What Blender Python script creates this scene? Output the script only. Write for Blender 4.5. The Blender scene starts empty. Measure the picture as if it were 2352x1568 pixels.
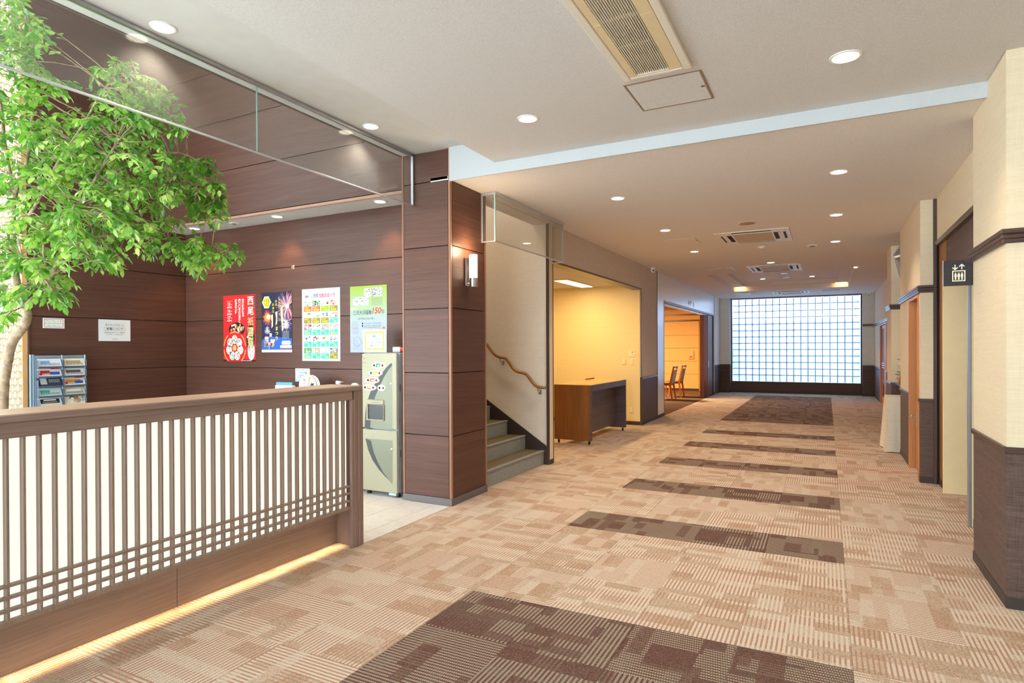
import bpy, math, random
from math import sin, cos, pi, floor
from mathutils import Vector, Matrix

S = bpy.context.scene
COL = S.collection

# ------------------------------------------------------------------ camera
cam = bpy.data.cameras.new('camera')
cam.sensor_width = 36.0
cam.sensor_fit = 'HORIZONTAL'
cam.lens = 21.371
cam.shift_y = 0.00845
cam.clip_start = 0.05
cam.clip_end = 200
camo = bpy.data.objects.new('camera', cam)
COL.objects.link(camo)
_r, _u, _b = (0.887808, 0.460192, -0.004527), (0.002299, 0.005403, 0.999983), (0.460209, -0.887803, 0.003738)
camo.matrix_world = Matrix(((_r[0], _u[0], _b[0], 0), (_r[1], _u[1], _b[1], 0), (_r[2], _u[2], _b[2], 1.459), (0, 0, 0, 1)))
S.camera = camo

# ------------------------------------------------------------------ sky, exposure
S.view_settings.view_transform = 'Standard'
S.view_settings.look = 'None'
S.view_settings.gamma = 1.0
S.view_settings.use_curve_mapping = False
S.view_settings.exposure = 0.42
W = bpy.data.worlds.new('sky')
S.world = W
W.use_nodes = True
_bg = W.node_tree.nodes['Background']
_bg.inputs[0].default_value = (0.74, 0.88, 1.0, 1)
_bg.inputs[1].default_value = 12.0
try:
    S.cycles.use_denoising = True
    S.cycles.max_bounces = 10
    S.cycles.diffuse_bounces = 6
    S.cycles.glossy_bounces = 4
    S.cycles.transparent_max_bounces = 16
    S.cycles.sample_clamp_indirect = 6.0
    S.cycles.caustics_reflective = False
    S.cycles.caustics_refractive = False
except Exception:
    pass

WARM = (1.0, 0.87, 0.70)
P_DOWN = 50      # lobby and corridor downlights, watts
P_BAND = 40      # two lamps in the raised ceiling band
P_SOFFIT = 24    # wall washers over the posters
P_ALCOVE = 44
P_ROOM = 330
P_LED = 3.5       # strip under the counter
P_SCONCE = 7
P_COVE = 3.0

XL, XR = -3.08, 0.884      # faces of the corridor walls
ZM, ZB, ZC = 3.095, 3.305, 3.01   # lobby ceiling, raised band, corridor ceiling
YC = 4.72                  # front of the wood pillar


# ------------------------------------------------------------------ helpers
def lin(c):
    return tuple((x / 255 / 12.92) if x / 255 <= 0.04045 else ((x / 255 + 0.055) / 1.055) ** 2.4 for x in c)


class NT:
    """small helper to write node trees"""
    def __init__(self, name):
        self.m = bpy.data.materials.new(name)
        self.m.use_nodes = True
        self.t = self.m.node_tree
        self.t.nodes.clear()
        self.out = self.t.nodes.new('ShaderNodeOutputMaterial')

    def n(self, kind, **kw):
        nd = self.t.nodes.new('ShaderNode' + kind)
        for k, v in kw.items():
            setattr(nd, k, v)
        return nd

    def link(self, a, b):
        self.t.links.new(a, b)

    def put(self, sock, v):
        if isinstance(v, bpy.types.NodeSocket):
            self.link(v, sock)
        elif v is not None:
            try:
                sock.default_value = v
            except Exception:
                sock.default_value = (*v, 1)

    def math(self, op, a, b=None, c=None):
        nd = self.n('Math', operation=op)
        self.put(nd.inputs[0], a)
        if b is not None:
            self.put(nd.inputs[1], b)
        if c is not None:
            self.put(nd.inputs[2], c)
        return nd.outputs[0]

    def vec(self, op, a, b=None):
        nd = self.n('VectorMath', operation=op)
        self.put(nd.inputs[0], a)
        if b is not None:
            self.put(nd.inputs[1], b)
        return nd.outputs[0]

    def mix(self, f, a, b):
        nd = self.n('Mix', data_type='RGBA')
        self.put(nd.inputs[0], f)
        for i, v in ((6, a), (7, b)):
            if isinstance(v, bpy.types.NodeSocket):
                self.link(v, nd.inputs[i])
            else:
                nd.inputs[i].default_value = (*v[:3], 1)
        return nd.outputs[2]

    def noise(self, vec, scale=1.0, detail=2.0, rough=0.5):
        nd = self.n('TexNoise')
        self.put(nd.inputs['Vector'], vec)
        nd.inputs['Scale'].default_value = scale
        nd.inputs['Detail'].default_value = detail
        nd.inputs['Roughness'].default_value = rough
        return nd.outputs['Fac']

    def pos(self):
        return self.n('NewGeometry').outputs['Position']

    def obj(self):
        return self.n('TexCoord').outputs['Object']

    def stretch(self, v, s):
        return self.vec('MULTIPLY', v, s)

    def ramp(self, f, stops):
        nd = self.n('ValToRGB')
        self.put(nd.inputs[0], f)
        e = nd.color_ramp.elements
        while len(e) < len(stops):
            e.new(0.5)
        for el, (p, c) in zip(e, stops):
            el.position = p
            el.color = (*c[:3], 1)
        return nd.outputs[0]

    def bump(self, h, strength=0.2, dist=0.002):
        nd = self.n('Bump')
        nd.inputs['Strength'].default_value = strength
        nd.inputs['Distance'].default_value = dist
        self.put(nd.inputs['Height'], h)
        return nd.outputs[0]

    def bsdf(self, color, rough=0.5, metal=0.0, normal=None, spec=None, **kw):
        p = self.n('BsdfPrincipled')
        self.put(p.inputs['Base Color'], color if isinstance(color, bpy.types.NodeSocket) else (*color[:3], 1))
        self.put(p.inputs['Roughness'], rough)
        p.inputs['Metallic'].default_value = metal
        if normal is not None:
            self.link(normal, p.inputs['Normal'])
        if spec is not None:
            p.inputs['Specular IOR Level'].default_value = spec
        for k, v in kw.items():
            self.put(p.inputs[k], v)
        self.link(p.outputs[0], self.out.inputs[0])
        return self.m


def plain(name, rgb, rough=0.5, metal=0.0, var=0.06, spec=None):
    """painted, plastic or metal surface with a faint procedural unevenness"""
    t = NT(name)
    c = lin(rgb)
    f = t.noise(t.stretch(t.obj(), (9, 9, 9)), 1.0, 3)
    col = t.mix(f, tuple(x * (1 - var) for x in c), tuple(min(1, x * (1 + var)) for x in c))
    return t.bsdf(col, rough, metal, spec=spec)


def emit(name, rgb, k):
    t = NT(name)
    e = t.n('Emission')
    e.inputs[0].default_value = (*rgb, 1)
    e.inputs[1].default_value = k
    t.link(e.outputs[0], t.out.inputs[0])
    return t.m


def wood(name, dark, light, rough=0.45, axis='h', grain=170, space='pos', spec=0.35):
    t = NT(name)
    p = t.pos() if space == 'pos' else t.obj()
    s = {'h': (2.2, 2.2, grain), 'v': (grain, grain, 2.2), 'x': (2.2, grain, grain)}[axis]
    f1 = t.noise(t.stretch(p, s), 1.0, 4, 0.7)
    s2 = {'h': (0.7, 0.7, grain / 9), 'v': (grain / 9, grain / 9, 0.7), 'x': (0.7, grain / 9, grain / 9)}[axis]
    f2 = t.noise(t.stretch(p, s2), 1.0, 2)
    f = t.math('MULTIPLY_ADD', f1, 0.75, t.math('MULTIPLY', f2, 0.3))
    col = t.ramp(f, [(0.33, lin(dark)), (0.72, lin(light))])
    return t.bsdf(col, rough, normal=t.bump(f1, 0.12, 0.001), spec=spec)


def wallpaper(name, a, b, rough=0.75, fine=420):
    t = NT(name)
    p = t.pos()
    f1 = t.noise(t.stretch(p, (14, 14, fine)), 1.0, 3, 0.6)
    f2 = t.noise(t.stretch(p, (fine * 0.7, fine * 0.7, 10)), 1.0, 2)
    f3 = t.noise(t.stretch(p, (1.3, 1.3, 60)), 1.0, 2)
    f = t.math('ADD', t.math('MULTIPLY', f1, 0.55), t.math('MULTIPLY_ADD', f2, 0.25, t.math('MULTIPLY', f3, 0.2)))
    col = t.ramp(f, [(0.36, lin(a)), (0.64, lin(b))])
    return t.bsdf(col, rough, normal=t.bump(f, 0.35, 0.0015), spec=0.25)


def ceiling_paper(name, a, b):
    t = NT(name)
    p = t.pos()
    sep = t.n('SeparateXYZ')
    t.link(p, sep.inputs[0])
    rib = t.math('SINE', t.math('MULTIPLY_ADD', sep.outputs[0], 760, t.math('MULTIPLY', t.noise(t.stretch(p, (6, 120, 6)), 1.0, 2), 5)))
    wv = t.noise(t.stretch(p, (160, 70, 160)), 1.0, 2)
    f = t.math('MULTIPLY_ADD', rib, 0.15, wv)
    col = t.ramp(f, [(0.25, lin(a)), (0.75, lin(b))])
    return t.bsdf(col, 0.85, normal=t.bump(f, 0.4, 0.0015), spec=0.1)


def carpet(name, base, solid, stripe, accent, rough_pile=1.0):
    """loop pile carpet tiles: quarter turned tiles with patches of dashed lines"""
    t = NT(name)
    p = t.vec('ADD', t.pos(), (1.8987 + 20, -4.6363 + 40, 0))
    sep = t.n('SeparateXYZ')
    t.link(p, sep.inputs[0])
    X, Y = sep.outputs[0], sep.outputs[1]
    tx, ty = t.math('FLOOR', t.math('MULTIPLY', X, 2)), t.math('FLOOR', t.math('MULTIPLY', Y, 2))
    cid = t.n('CombineXYZ')
    t.link(tx, cid.inputs[0])
    t.link(ty, cid.inputs[1])
    wn = t.n('TexWhiteNoise')
    t.link(cid.outputs[0], wn.inputs['Vector'])
    rnd = wn.outputs['Value']
    turn = t.math('GREATER_THAN', rnd, 0.62)
    lx = t.math('SUBTRACT', X, t.math('MULTIPLY', tx, 0.5))
    ly = t.math('SUBTRACT', Y, t.math('MULTIPLY', ty, 0.5))
    inv = t.math('SUBTRACT', 1.0, turn)
    u = t.math('ADD', t.math('MULTIPLY', lx, inv), t.math('MULTIPLY', ly, turn))
    v = t.math('ADD', t.math('MULTIPLY', ly, inv), t.math('MULTIPLY', lx, turn))

    def grid(su, sv, k):
        c = t.n('CombineXYZ')
        t.link(t.math('FLOOR', t.math('MULTIPLY_ADD', u, su, t.math('MULTIPLY', rnd, 3.7 * k))), c.inputs[0])
        t.link(t.math('FLOOR', t.math('MULTIPLY_ADD', v, sv, t.math('MULTIPLY', rnd, 7.3 * k))), c.inputs[1])
        t.link(t.math('MULTIPLY_ADD', rnd, 91.7, k * 13.1), c.inputs[2])
        w = t.n('TexWhiteNoise')
        t.link(c.outputs[0], w.inputs['Vector'])
        return w.outputs['Value']
    ga, gb, gc = grid(4.6, 9, 1), grid(7.5, 3.6, 2), grid(3.1, 14, 3)
    # which patches carry stripes, a solid, or accent lines
    str_m = t.math('MAXIMUM', t.math('GREATER_THAN', ga, 0.38), t.math('GREATER_THAN', gb, 0.66))
    sol_m = t.math('MAXIMUM', t.math('LESS_THAN', ga, 0.16), t.math('LESS_THAN', gc, 0.12))
    acc_m = t.math('GREATER_THAN', gc, 0.42)
    ln = t.math('SINE', t.math('MULTIPLY', u, 2 * pi / 0.02273))
    line = t.math('GREATER_THAN', ln, -0.05)
    dash = t.math('GREATER_THAN', t.math('SINE', t.math('MULTIPLY_ADD', v, 2 * pi / 0.011, t.math('MULTIPLY', t.math('FLOOR', t.math('MULTIPLY', u, 44)), 2.1))), -0.55)
    wp = t.n('TexWhiteNoise')
    t.link(t.vec('FLOOR', t.stretch(t.pos(), (190, 190, 1))), wp.inputs['Vector'])
    pile = t.math('MULTIPLY_ADD', t.noise(t.pos(), 420.0, 2), 0.4, t.math('MULTIPLY', wp.outputs['Value'], 0.6))
    c0 = t.mix(pile, tuple(x * (1 - .32 * rough_pile) for x in lin(base)), tuple(x * (1 + .34 * rough_pile) for x in lin(base)))
    c1 = t.mix(pile, tuple(x * (1 - .42 * rough_pile) for x in lin(solid)), tuple(x * (1 + .48 * rough_pile) for x in lin(solid)))
    col = t.mix(sol_m, c0, c1)
    al = t.math('MULTIPLY', t.math('LESS_THAN', ln, -0.45), acc_m)
    col = t.mix(t.math('MULTIPLY', al, 0.75), col, lin(accent))
    sl = t.math('MULTIPLY', t.math('MULTIPLY', line, dash), t.math('MULTIPLY', str_m, t.math('SUBTRACT', 1.0, t.math('MULTIPLY', sol_m, 0.75))))
    col = t.mix(t.math('MULTIPLY', sl, 0.9), col, lin(stripe))
    h = t.math('MULTIPLY_ADD', sl, 0.5, pile)
    return t.bsdf(col, 0.95, normal=t.bump(h, 0.5, 0.004), spec=0.05)


def glass_sheet(name, tint=(0.93, 0.97, 0.95), ior=1.5, dust_haze=0.0):
    t = NT(name)
    tr = t.n('BsdfTransparent')
    tr.inputs[0].default_value = (*tint, 1)
    gl = t.n('BsdfGlossy')
    gl.inputs['Roughness'].default_value = 0.02
    lw = t.n('LayerWeight')
    lw.inputs[0].default_value = 0.5
    f5 = t.math('POWER', lw.outputs['Facing'], 5.0)
    r0 = ((ior - 1) / (ior + 1)) ** 2
    mx = t.n('MixShader')
    t.link(t.math('MULTIPLY_ADD', f5, 0.9 - r0, r0), mx.inputs[0])
    t.link(tr.outputs[0], mx.inputs[1])
    t.link(gl.outputs[0], mx.inputs[2])
    last = mx.outputs[0]
    if dust_haze:
        df = t.n('BsdfDiffuse')
        df.inputs[0].default_value = (.8, .78, .74, 1)
        m2 = t.n('MixShader')
        m2.inputs[0].default_value = dust_haze
        t.link(last, m2.inputs[1])
        t.link(df.outputs[0], m2.inputs[2])
        last = m2.outputs[0]
    t.link(last, t.out.inputs[0])
    return t.m


def translucent(name, rgb, clear=0.3, rough_mix=0.0, uneven=0.0):
    """frosted glass, paper: part of the light passes straight, the rest is scattered"""
    t = NT(name)
    a = t.n('BsdfTranslucent')
    c = lin(rgb)
    if uneven:
        f = t.noise(t.pos(), 2.0, 2)
        a_c = t.mix(f, tuple(x * (1 - uneven) for x in c), c)
        t.link(a_c, a.inputs[0])
    else:
        a.inputs[0].default_value = (*c, 1)
    b = t.n('BsdfTransparent')
    b.inputs[0].default_value = (*c, 1)
    mx = t.n('MixShader')
    mx.inputs[0].default_value = clear
    t.link(a.outputs[0], mx.inputs[1])
    t.link(b.outputs[0], mx.inputs[2])
    last = mx.outputs[0]
    if rough_mix:
        d = t.n('BsdfDiffuse')
        d.inputs[0].default_value = (*c, 1)
        m2 = t.n('MixShader')
        m2.inputs[0].default_value = rough_mix
        t.link(last, m2.inputs[1])
        t.link(d.outputs[0], m2.inputs[2])
        last = m2.outputs[0]
    t.link(last, t.out.inputs[0])
    return t.m


# ---------------------------------------------------------------- mesh builder
class MB:
    def __init__(self):
        self.v, self.f, self.mi, self.cur = [], [], [], 0

    def use(self, i):
        self.cur = i
        return self

    def add(self, vs, fs):
        o = len(self.v)
        self.v += [tuple(p) for p in vs]
        for f in fs:
            self.f.append(tuple(i + o for i in f))
            self.mi.append(self.cur)
        return self

    def box(self, x0, x1, y0, y1, z0, z1):
        x0, x1 = min(x0, x1), max(x0, x1)
        y0, y1 = min(y0, y1), max(y0, y1)
        z0, z1 = min(z0, z1), max(z0, z1)
        return self.add([(x0, y0, z0), (x1, y0, z0), (x1, y1, z0), (x0, y1, z0), (x0, y0, z1), (x1, y0, z1), (x1, y1, z1), (x0, y1, z1)],
                        [(0, 3, 2, 1), (4, 5, 6, 7), (0, 1, 5, 4), (1, 2, 6, 5), (2, 3, 7, 6), (3, 0, 4, 7)])

    def bbox(self, x0, x1, y0, y1, z0, z1, b=0.004):
        """box with every edge chamfered by b"""
        x0, x1 = min(x0, x1), max(x0, x1)
        y0, y1 = min(y0, y1), max(y0, y1)
        z0, z1 = min(z0, z1), max(z0, z1)
        b = min(b, (x1 - x0) * .45, (y1 - y0) * .45, (z1 - z0) * .45)
        vs, idx = [], {}
        for sx in (0, 1):
            for sy in (0, 1):
                for sz in (0, 1):
                    X, Y, Z = (x1 if sx else x0), (y1 if sy else y0), (z1 if sz else z0)
                    dx, dy, dz = (-b if sx else b), (-b if sy else b), (-b if sz else b)
                    for k, p in enumerate(((X, Y + dy, Z + dz), (X + dx, Y, Z + dz), (X + dx, Y + dy, Z))):
                        idx[(sx, sy, sz, k)] = len(vs)
                        vs.append(p)
        fs = []
        q = [(0, 0), (1, 0), (1, 1), (0, 1)]
        for s in (0, 1):
            fs.append([idx[(s, a, c, 0)] for a, c in q])
            fs.append([idx[(a, s, c, 1)] for a, c in q])
            fs.append([idx[(a, c, s, 2)] for a, c in q])
        for a in (0, 1):
            for c in (0, 1):
                fs.append([idx[(0, a, c, 1)], idx[(1, a, c, 1)], idx[(1, a, c, 2)], idx[(0, a, c, 2)]])
                fs.append([idx[(a, 0, c, 0)], idx[(a, 1, c, 0)], idx[(a, 1, c, 2)], idx[(a, 0, c, 2)]])
                fs.append([idx[(a, c, 0, 0)], idx[(a, c, 1, 0)], idx[(a, c, 1, 1)], idx[(a, c, 0, 1)]])
                for d in (0, 1):
                    fs.append([idx[(a, c, d, k)] for k in (0, 1, 2)])
        return self.add(vs, fs)

    def quad(self, a, b, c, d):
        return self.add([a, b, c, d], [(0, 1, 2, 3)])

    def poly(self, pts):
        return self.add(pts, [tuple(range(len(pts)))])

    def prism(self, pts, off):
        """pts: planar loop in 3D; off: extrusion vector"""
        n = len(pts)
        o = Vector(off)
        vs = [tuple(p) for p in pts] + [tuple(Vector(p) + o) for p in pts]
        fs = [tuple(range(n - 1, -1, -1)), tuple(range(n, 2 * n))]
        fs += [(i, (i + 1) % n, (i + 1) % n + n, i + n) for i in range(n)]
        return self.add(vs, fs)

    def lathe(self, prof, c=(0, 0, 0), n=24, axis='z'):
        """prof: [(r, h), ...] swept round the axis through c; open ends are capped"""
        vs, fs = [], []
        for r, h in prof:
            for i in range(n):
                a = 2 * pi * i / n
                p = (r * cos(a), r * sin(a), h)
                if axis == 'x':
                    p = (h, p[0], p[1])
                elif axis == 'y':
                    p = (p[0], h, p[1])
                vs.append((p[0] + c[0], p[1] + c[1], p[2] + c[2]))
        m = len(prof)
        for j in range(m - 1):
            for i in range(n):
                k = (i + 1) % n
                fs.append((j * n + i, j * n + k, (j + 1) * n + k, (j + 1) * n + i))
        if prof[0][0] > 1e-6:
            fs.append(tuple(range(n - 1, -1, -1)))
        if prof[-1][0] > 1e-6:
            fs.append(tuple((m - 1) * n + i for i in range(n)))
        return self.add(vs, fs)

    def tube(self, path, r, n=10, cap=True):
        """round bar along path, r a number or one radius per point"""
        P = [Vector(p) for p in path]
        R = r if isinstance(r, (list, tuple)) else [r] * len(P)
        vs, fs = [], []
        ref = None
        for i, p in enumerate(P):
            d = (P[min(i + 1, len(P) - 1)] - P[max(i - 1, 0)]).normalized()
            if ref is None:
                ref = Vector((0, 0, 1)) if abs(d.z) < 0.9 else Vector((1, 0, 0))
            a = (ref - d * ref.dot(d)).normalized()
            ref = a
            b = d.cross(a)
            for k in range(n):
                t = 2 * pi * k / n
                vs.append(tuple(p + (a * cos(t) + b * sin(t)) * R[i]))
        for j in range(len(P) - 1):
            for k in range(n):
                l = (k + 1) % n
                fs.append((j * n + k, j * n + l, (j + 1) * n + l, (j + 1) * n + k))
        if cap:
            fs.append(tuple(range(n - 1, -1, -1)))
            fs.append(tuple((len(P) - 1) * n + k for k in range(n)))
        return self.add(vs, fs)

    def obj(self, name, mats, parent=None, smooth=False, kind=None, label=None, at=None):
        """link the collected shapes as one mesh; coordinates are world ones unless the parent is turned"""
        if not isinstance(mats, (list, tuple)):
            mats = [mats]
        if parent is not None:
            o = Vector(parent.get('_o', (0, 0, 0)))
        elif at is not None:
            o = Vector(at)
        else:
            xs, ys, zs = zip(*self.v)
            o = Vector(((min(xs) + max(xs)) / 2, (min(ys) + max(ys)) / 2, min(zs)))
        me = bpy.data.meshes.new(name)
        me.from_pydata([(x - o.x, y - o.y, z - o.z) for x, y, z in self.v], [], self.f)
        for m in mats:
            me.materials.append(m)
        if len(mats) > 1:
            me.polygons.foreach_set('material_index', self.mi)
        if smooth:
            me.polygons.foreach_set('use_smooth', [True] * len(me.polygons))
            try:
                me.set_sharp_from_angle(angle=math.radians(40))
            except Exception:
                pass
        me.update()
        ob = bpy.data.objects.new(name, me)
        COL.objects.link(ob)
        ob['_o'] = tuple(o)
        if parent is not None:
            ob.parent = parent
        else:
            ob.location = o
        if kind:
            ob['kind'] = kind
        if label:
            ob['label'] = label
        return ob


def tag(o, label=None, cat=None, group=None, kind=None):
    if label:
        o['label'] = label
    if cat:
        o['category'] = cat
    if group:
        o['group'] = group
    if kind:
        o['kind'] = kind
    return o


def thing(name, label, cat, loc=(0, 0, 0), rotz=0.0, group=None, local=False):
    """Empty at the base of a thing; its parts are given in world coordinates, or in its own when local"""
    o = bpy.data.objects.new(name, None)
    o.empty_display_size = 0.1
    COL.objects.link(o)
    o.location = loc
    o.rotation_euler = (0, 0, rotz)
    o['_o'] = (0, 0, 0) if local else tuple(loc)
    return tag(o, label, cat, group)


def struct(name, mb, mat, label=None, **kw):
    o = mb.obj(name, mat, at=(0, 0, 0), **kw)
    return tag(o, label, kind='structure')


def box(*a):
    return MB().box(*a)


def dup(root, loc, label=None, rotz=None):
    """copy of a thing with copies of its parts, sub-parts and lamps"""
    r = root.copy()
    COL.objects.link(r)
    r.location = loc
    if rotz is not None:
        r.rotation_euler = (0, 0, rotz)
    if label:
        r['label'] = label
    for ch in root.children:
        c = ch.copy()
        COL.objects.link(c)
        c.parent = r
        for g in ch.children:
            d = g.copy()
            COL.objects.link(d)
            d.parent = c
    return r


_txt = {}


def text_mesh(s, bold=0.0):
    k = (s, bold)
    if k not in _txt:
        cu = bpy.data.curves.new('t', 'FONT')
        cu.body = s
        cu.size = 1.0
        cu.resolution_u = 2
        cu.offset = bold
        ob = bpy.data.objects.new('t', cu)
        COL.objects.link(ob)
        dg = bpy.context.evaluated_depsgraph_get()
        me = bpy.data.meshes.new_from_object(ob.evaluated_get(dg))
        vs = [tuple(v.co) for v in me.vertices]
        fs = [tuple(p.vertices) for p in me.polygons]
        bpy.data.objects.remove(ob)
        bpy.data.curves.remove(cu)
        bpy.data.meshes.remove(me)
        if vs:
            x0, x1 = min(v[0] for v in vs), max(v[0] for v in vs)
            y0, y1 = min(v[1] for v in vs), max(v[1] for v in vs)
        else:
            x0 = x1 = y0 = y1 = 0
        _txt[k] = (vs, fs, x0, x1, y0, y1)
    return _txt[k]


class Print:
    """flat print on a sheet: (u, v) in metres from the lower left corner; layers sit a hair in front of each other"""
    def __init__(self, org, ud, vd, nd):
        self.o, self.u, self.v, self.n = Vector(org), Vector(ud), Vector(vd), Vector(nd)
        self.inks = {}
        self.clip = None

    def cut(self, pts):
        """crop a loop of (u, v) to the sheet"""
        if not self.clip:
            return pts
        w, h = self.clip
        for ax, lim, sg in ((0, 0.0, 1), (0, w, -1), (1, 0.0, 1), (1, h, -1)):
            out = []
            for i, b in enumerate(pts):
                a = pts[i - 1]
                da, db = (a[ax] - lim) * sg, (b[ax] - lim) * sg
                if (da >= 0) != (db >= 0):
                    k = da / (da - db)
                    out.append((a[0] + (b[0] - a[0]) * k, a[1] + (b[1] - a[1]) * k))
                if db >= 0:
                    out.append(b)
            pts = out
        return pts

    def p(self, u, v, l=0):
        return tuple(self.o + self.u * u + self.v * v + self.n * (0.0004 + 0.0003 * l))

    def mb(self, ink):
        return self.inks.setdefault(ink, MB())

    def rect(self, ink, u0, v0, u1, v1, l=0):
        self.mb(ink).quad(self.p(u0, v0, l), self.p(u1, v0, l), self.p(u1, v1, l), self.p(u0, v1, l))

    def frame(self, ink, u0, v0, u1, v1, w, l=0):
        self.rect(ink, u0, v0, u1, v0 + w, l)
        self.rect(ink, u0, v1 - w, u1, v1, l)
        self.rect(ink, u0, v0 + w, u0 + w, v1 - w, l)
        self.rect(ink, u1 - w, v0 + w, u1, v1 - w, l)

    def ell(self, ink, u, v, ru, rv, l=0, n=20):
        self.poly(ink, [(u + ru * cos(2 * pi * i / n), v + rv * sin(2 * pi * i / n)) for i in range(n)], l)

    def ring(self, ink, u, v, r0, r1, a0=0, a1=2 * pi, l=0, n=28, k=1.0):
        pts = [(a0 + (a1 - a0) * i / n) for i in range(n + 1)]
        for a, b in zip(pts, pts[1:]):
            self.poly(ink, [(u + r0 * cos(a), v + k * r0 * sin(a)), (u + r1 * cos(a), v + k * r1 * sin(a)),
                            (u + r1 * cos(b), v + k * r1 * sin(b)), (u + r0 * cos(b), v + k * r0 * sin(b))], l)

    def poly(self, ink, pts, l=0):
        pts = self.cut(pts)
        if len(pts) < 3:
            return
        self.mb(ink).poly([self.p(a, b, l) for a, b in pts])

    def stroke(self, ink, a, b, w, l=0):
        d = Vector((b[0] - a[0], b[1] - a[1], 0))
        if d.length < 1e-6:
            return
        n = Vector((-d.y, d.x, 0)).normalized() * w / 2
        self.poly(ink, [(a[0] + n.x, a[1] + n.y), (a[0] - n.x, a[1] - n.y), (b[0] - n.x, b[1] - n.y), (b[0] + n.x, b[1] + n.y)], l)

    def text(self, ink, s, u, v, h, l=1, width=None, align='l', bold=0.0, slant=0.0):
        """h: height of the letters; width: squeeze or stretch to that width; (u, v) lower left, centre with align 'c'"""
        vs, fs, x0, x1, y0, y1 = text_mesh(s, bold)
        if not vs:
            return
        ky = h / max(1e-6, (y1 - y0))
        kx = width / max(1e-6, (x1 - x0)) if width else ky
        w = (x1 - x0) * kx
        du = -w / 2 if align == 'c' else (-w if align == 'r' else 0)
        self.mb(ink).add([self.p(u + du + (a - x0) * kx + slant * (b - y0) * ky, v + (b - y0) * ky, l) for a, b, c in vs], fs)

    def column(self, ink, s, u, v, w, step, l=1, bold=0.0):
        """vertical writing, top of the first letter at v, centred on u"""
        for i, ch in enumerate(s):
            vs, fs, x0, x1, y0, y1 = text_mesh(ch, bold)
            k = w / max(x1 - x0, y1 - y0, 1e-6)
            cx, cy = (x0 + x1) / 2, (y0 + y1) / 2
            vc = v - step * (i + 0.5)
            self.mb(ink).add([self.p(u + (a - cx) * k, vc + (b - cy) * k, l) for a, b, c in vs], fs)

    def build(self, parent, names=None):
        for ink, m in self.inks.items():
            nm = (names or {}).get(ink, 'print')
            m.obj(nm, INK[ink] if isinstance(ink, str) else ink, parent, kind='stuff')


_ink_rgb = dict(black=(22, 22, 24), white=(245, 245, 245), red=(214, 28, 32), gold=(226, 178, 92), navy=(16, 26, 66), blue=(30, 92, 190),
                sky=(120, 180, 228), yellow=(240, 226, 40), orange=(240, 138, 40), teal=(58, 184, 178), olive=(140, 128, 40), lime=(140, 204, 20),
                coral=(240, 98, 66), magenta=(206, 40, 110), grey=(96, 98, 102), pale=(206, 214, 220), green=(40, 150, 74), pink=(240, 140, 170),
                violet=(120, 80, 180), cream=(250, 240, 214), lime2=(196, 222, 110), maroon=(150, 40, 44), tan=(196, 160, 120), paper=(228, 236, 240), ink=(60, 70, 84))
INK = {k: plain('ink_' + k, v, 0.5, var=0.02) for k, v in _ink_rgb.items()}


def spot(name, loc, target, power, color, size=120, blend=0.6, radius=0.05, parent=None):
    l = bpy.data.lights.new(name, 'SPOT')
    l.energy = power
    l.color = color
    l.spot_size = math.radians(size)
    l.spot_blend = blend
    l.shadow_soft_size = radius
    o = bpy.data.objects.new(name, l)
    COL.objects.link(o)
    v = Vector(loc)
    o.rotation_euler = (Vector(target) - v).to_track_quat('-Z', 'Y').to_euler()
    if parent is not None:
        v = v - Vector(parent.get('_o', (0, 0, 0)))
        o.parent = parent
    o.location = v
    return o


def area(name, loc, target, power, color, sx, sy, parent=None, spread=180, up='Y'):
    l = bpy.data.lights.new(name, 'AREA')
    l.shape = 'RECTANGLE'
    l.size, l.size_y = sx, sy
    l.energy = power
    l.color = color
    l.spread = math.radians(spread)
    o = bpy.data.objects.new(name, l)
    COL.objects.link(o)
    v = Vector(loc)
    o.rotation_euler = (Vector(target) - v).to_track_quat('-Z', up).to_euler()
    if parent is not None:
        v = v - Vector(parent.get('_o', (0, 0, 0)))
        o.parent = parent
    o.location = v
    return o

# ------------------------------------------------------------------ materials
M = {}
M['panel'] = wood('wood_panel', (70, 43, 35), (107, 72, 59), 0.42, 'h', 190)
M['panel_trim'] = wood('wood_trim', (128, 88, 66), (176, 130, 102), 0.42, 'v', 160)
M['joint'] = plain('dark_joint', (34, 24, 21), 0.7)
M['counter'] = wood('counter_wood', (126, 106, 98), (164, 142, 132), 0.42, 'h', 150)
M['counter_v'] = wood('counter_wood_upright', (120, 98, 90), (156, 132, 122), 0.42, 'v', 150)
M['counter_top'] = wood('counter_top_wood', (176, 140, 116), (204, 170, 146), 0.38, 'h', 150)
M['slat'] = wood('slat_wood', (136, 116, 102), (164, 142, 126), 0.45, 'v', 150)
M['base_grey'] = plain('grey_baseboard', (104, 98, 98), 0.5)
M['base_dark'] = plain('dark_baseboard', (58, 48, 44), 0.5)
M['cream'] = wallpaper('cream_wallpaper', (220, 202, 170), (234, 218, 188))
M['linen'] = wallpaper('linen_wallpaper', (196, 184, 172), (222, 210, 198))
M['wainscot'] = wallpaper('dark_wainscot', (74, 58, 52), (112, 92, 84), 0.55, 300)
M['whitewall'] = wallpaper('white_wallpaper', (228, 218, 206), (242, 234, 224))
M['alcove'] = wallpaper('warm_alcove_wallpaper', (238, 214, 160), (246, 226, 178))
M['ceil'] = ceiling_paper('ceiling_wallpaper', (202, 200, 197), (220, 218, 215))
M['ceil2'] = ceiling_paper('corridor_ceiling_wallpaper', (220, 215, 209), (236, 232, 227))
M['beamwhite'] = ceiling_paper('white_bulkhead_paper', (186, 190, 192), (204, 208, 210))
M['soffit'] = plain('white_soffit', (206, 204, 200), 0.8)
M['rail'] = wood('dark_moulding', (58, 40, 34), (92, 68, 60), 0.3, 'h', 120, spec=0.6)
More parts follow.
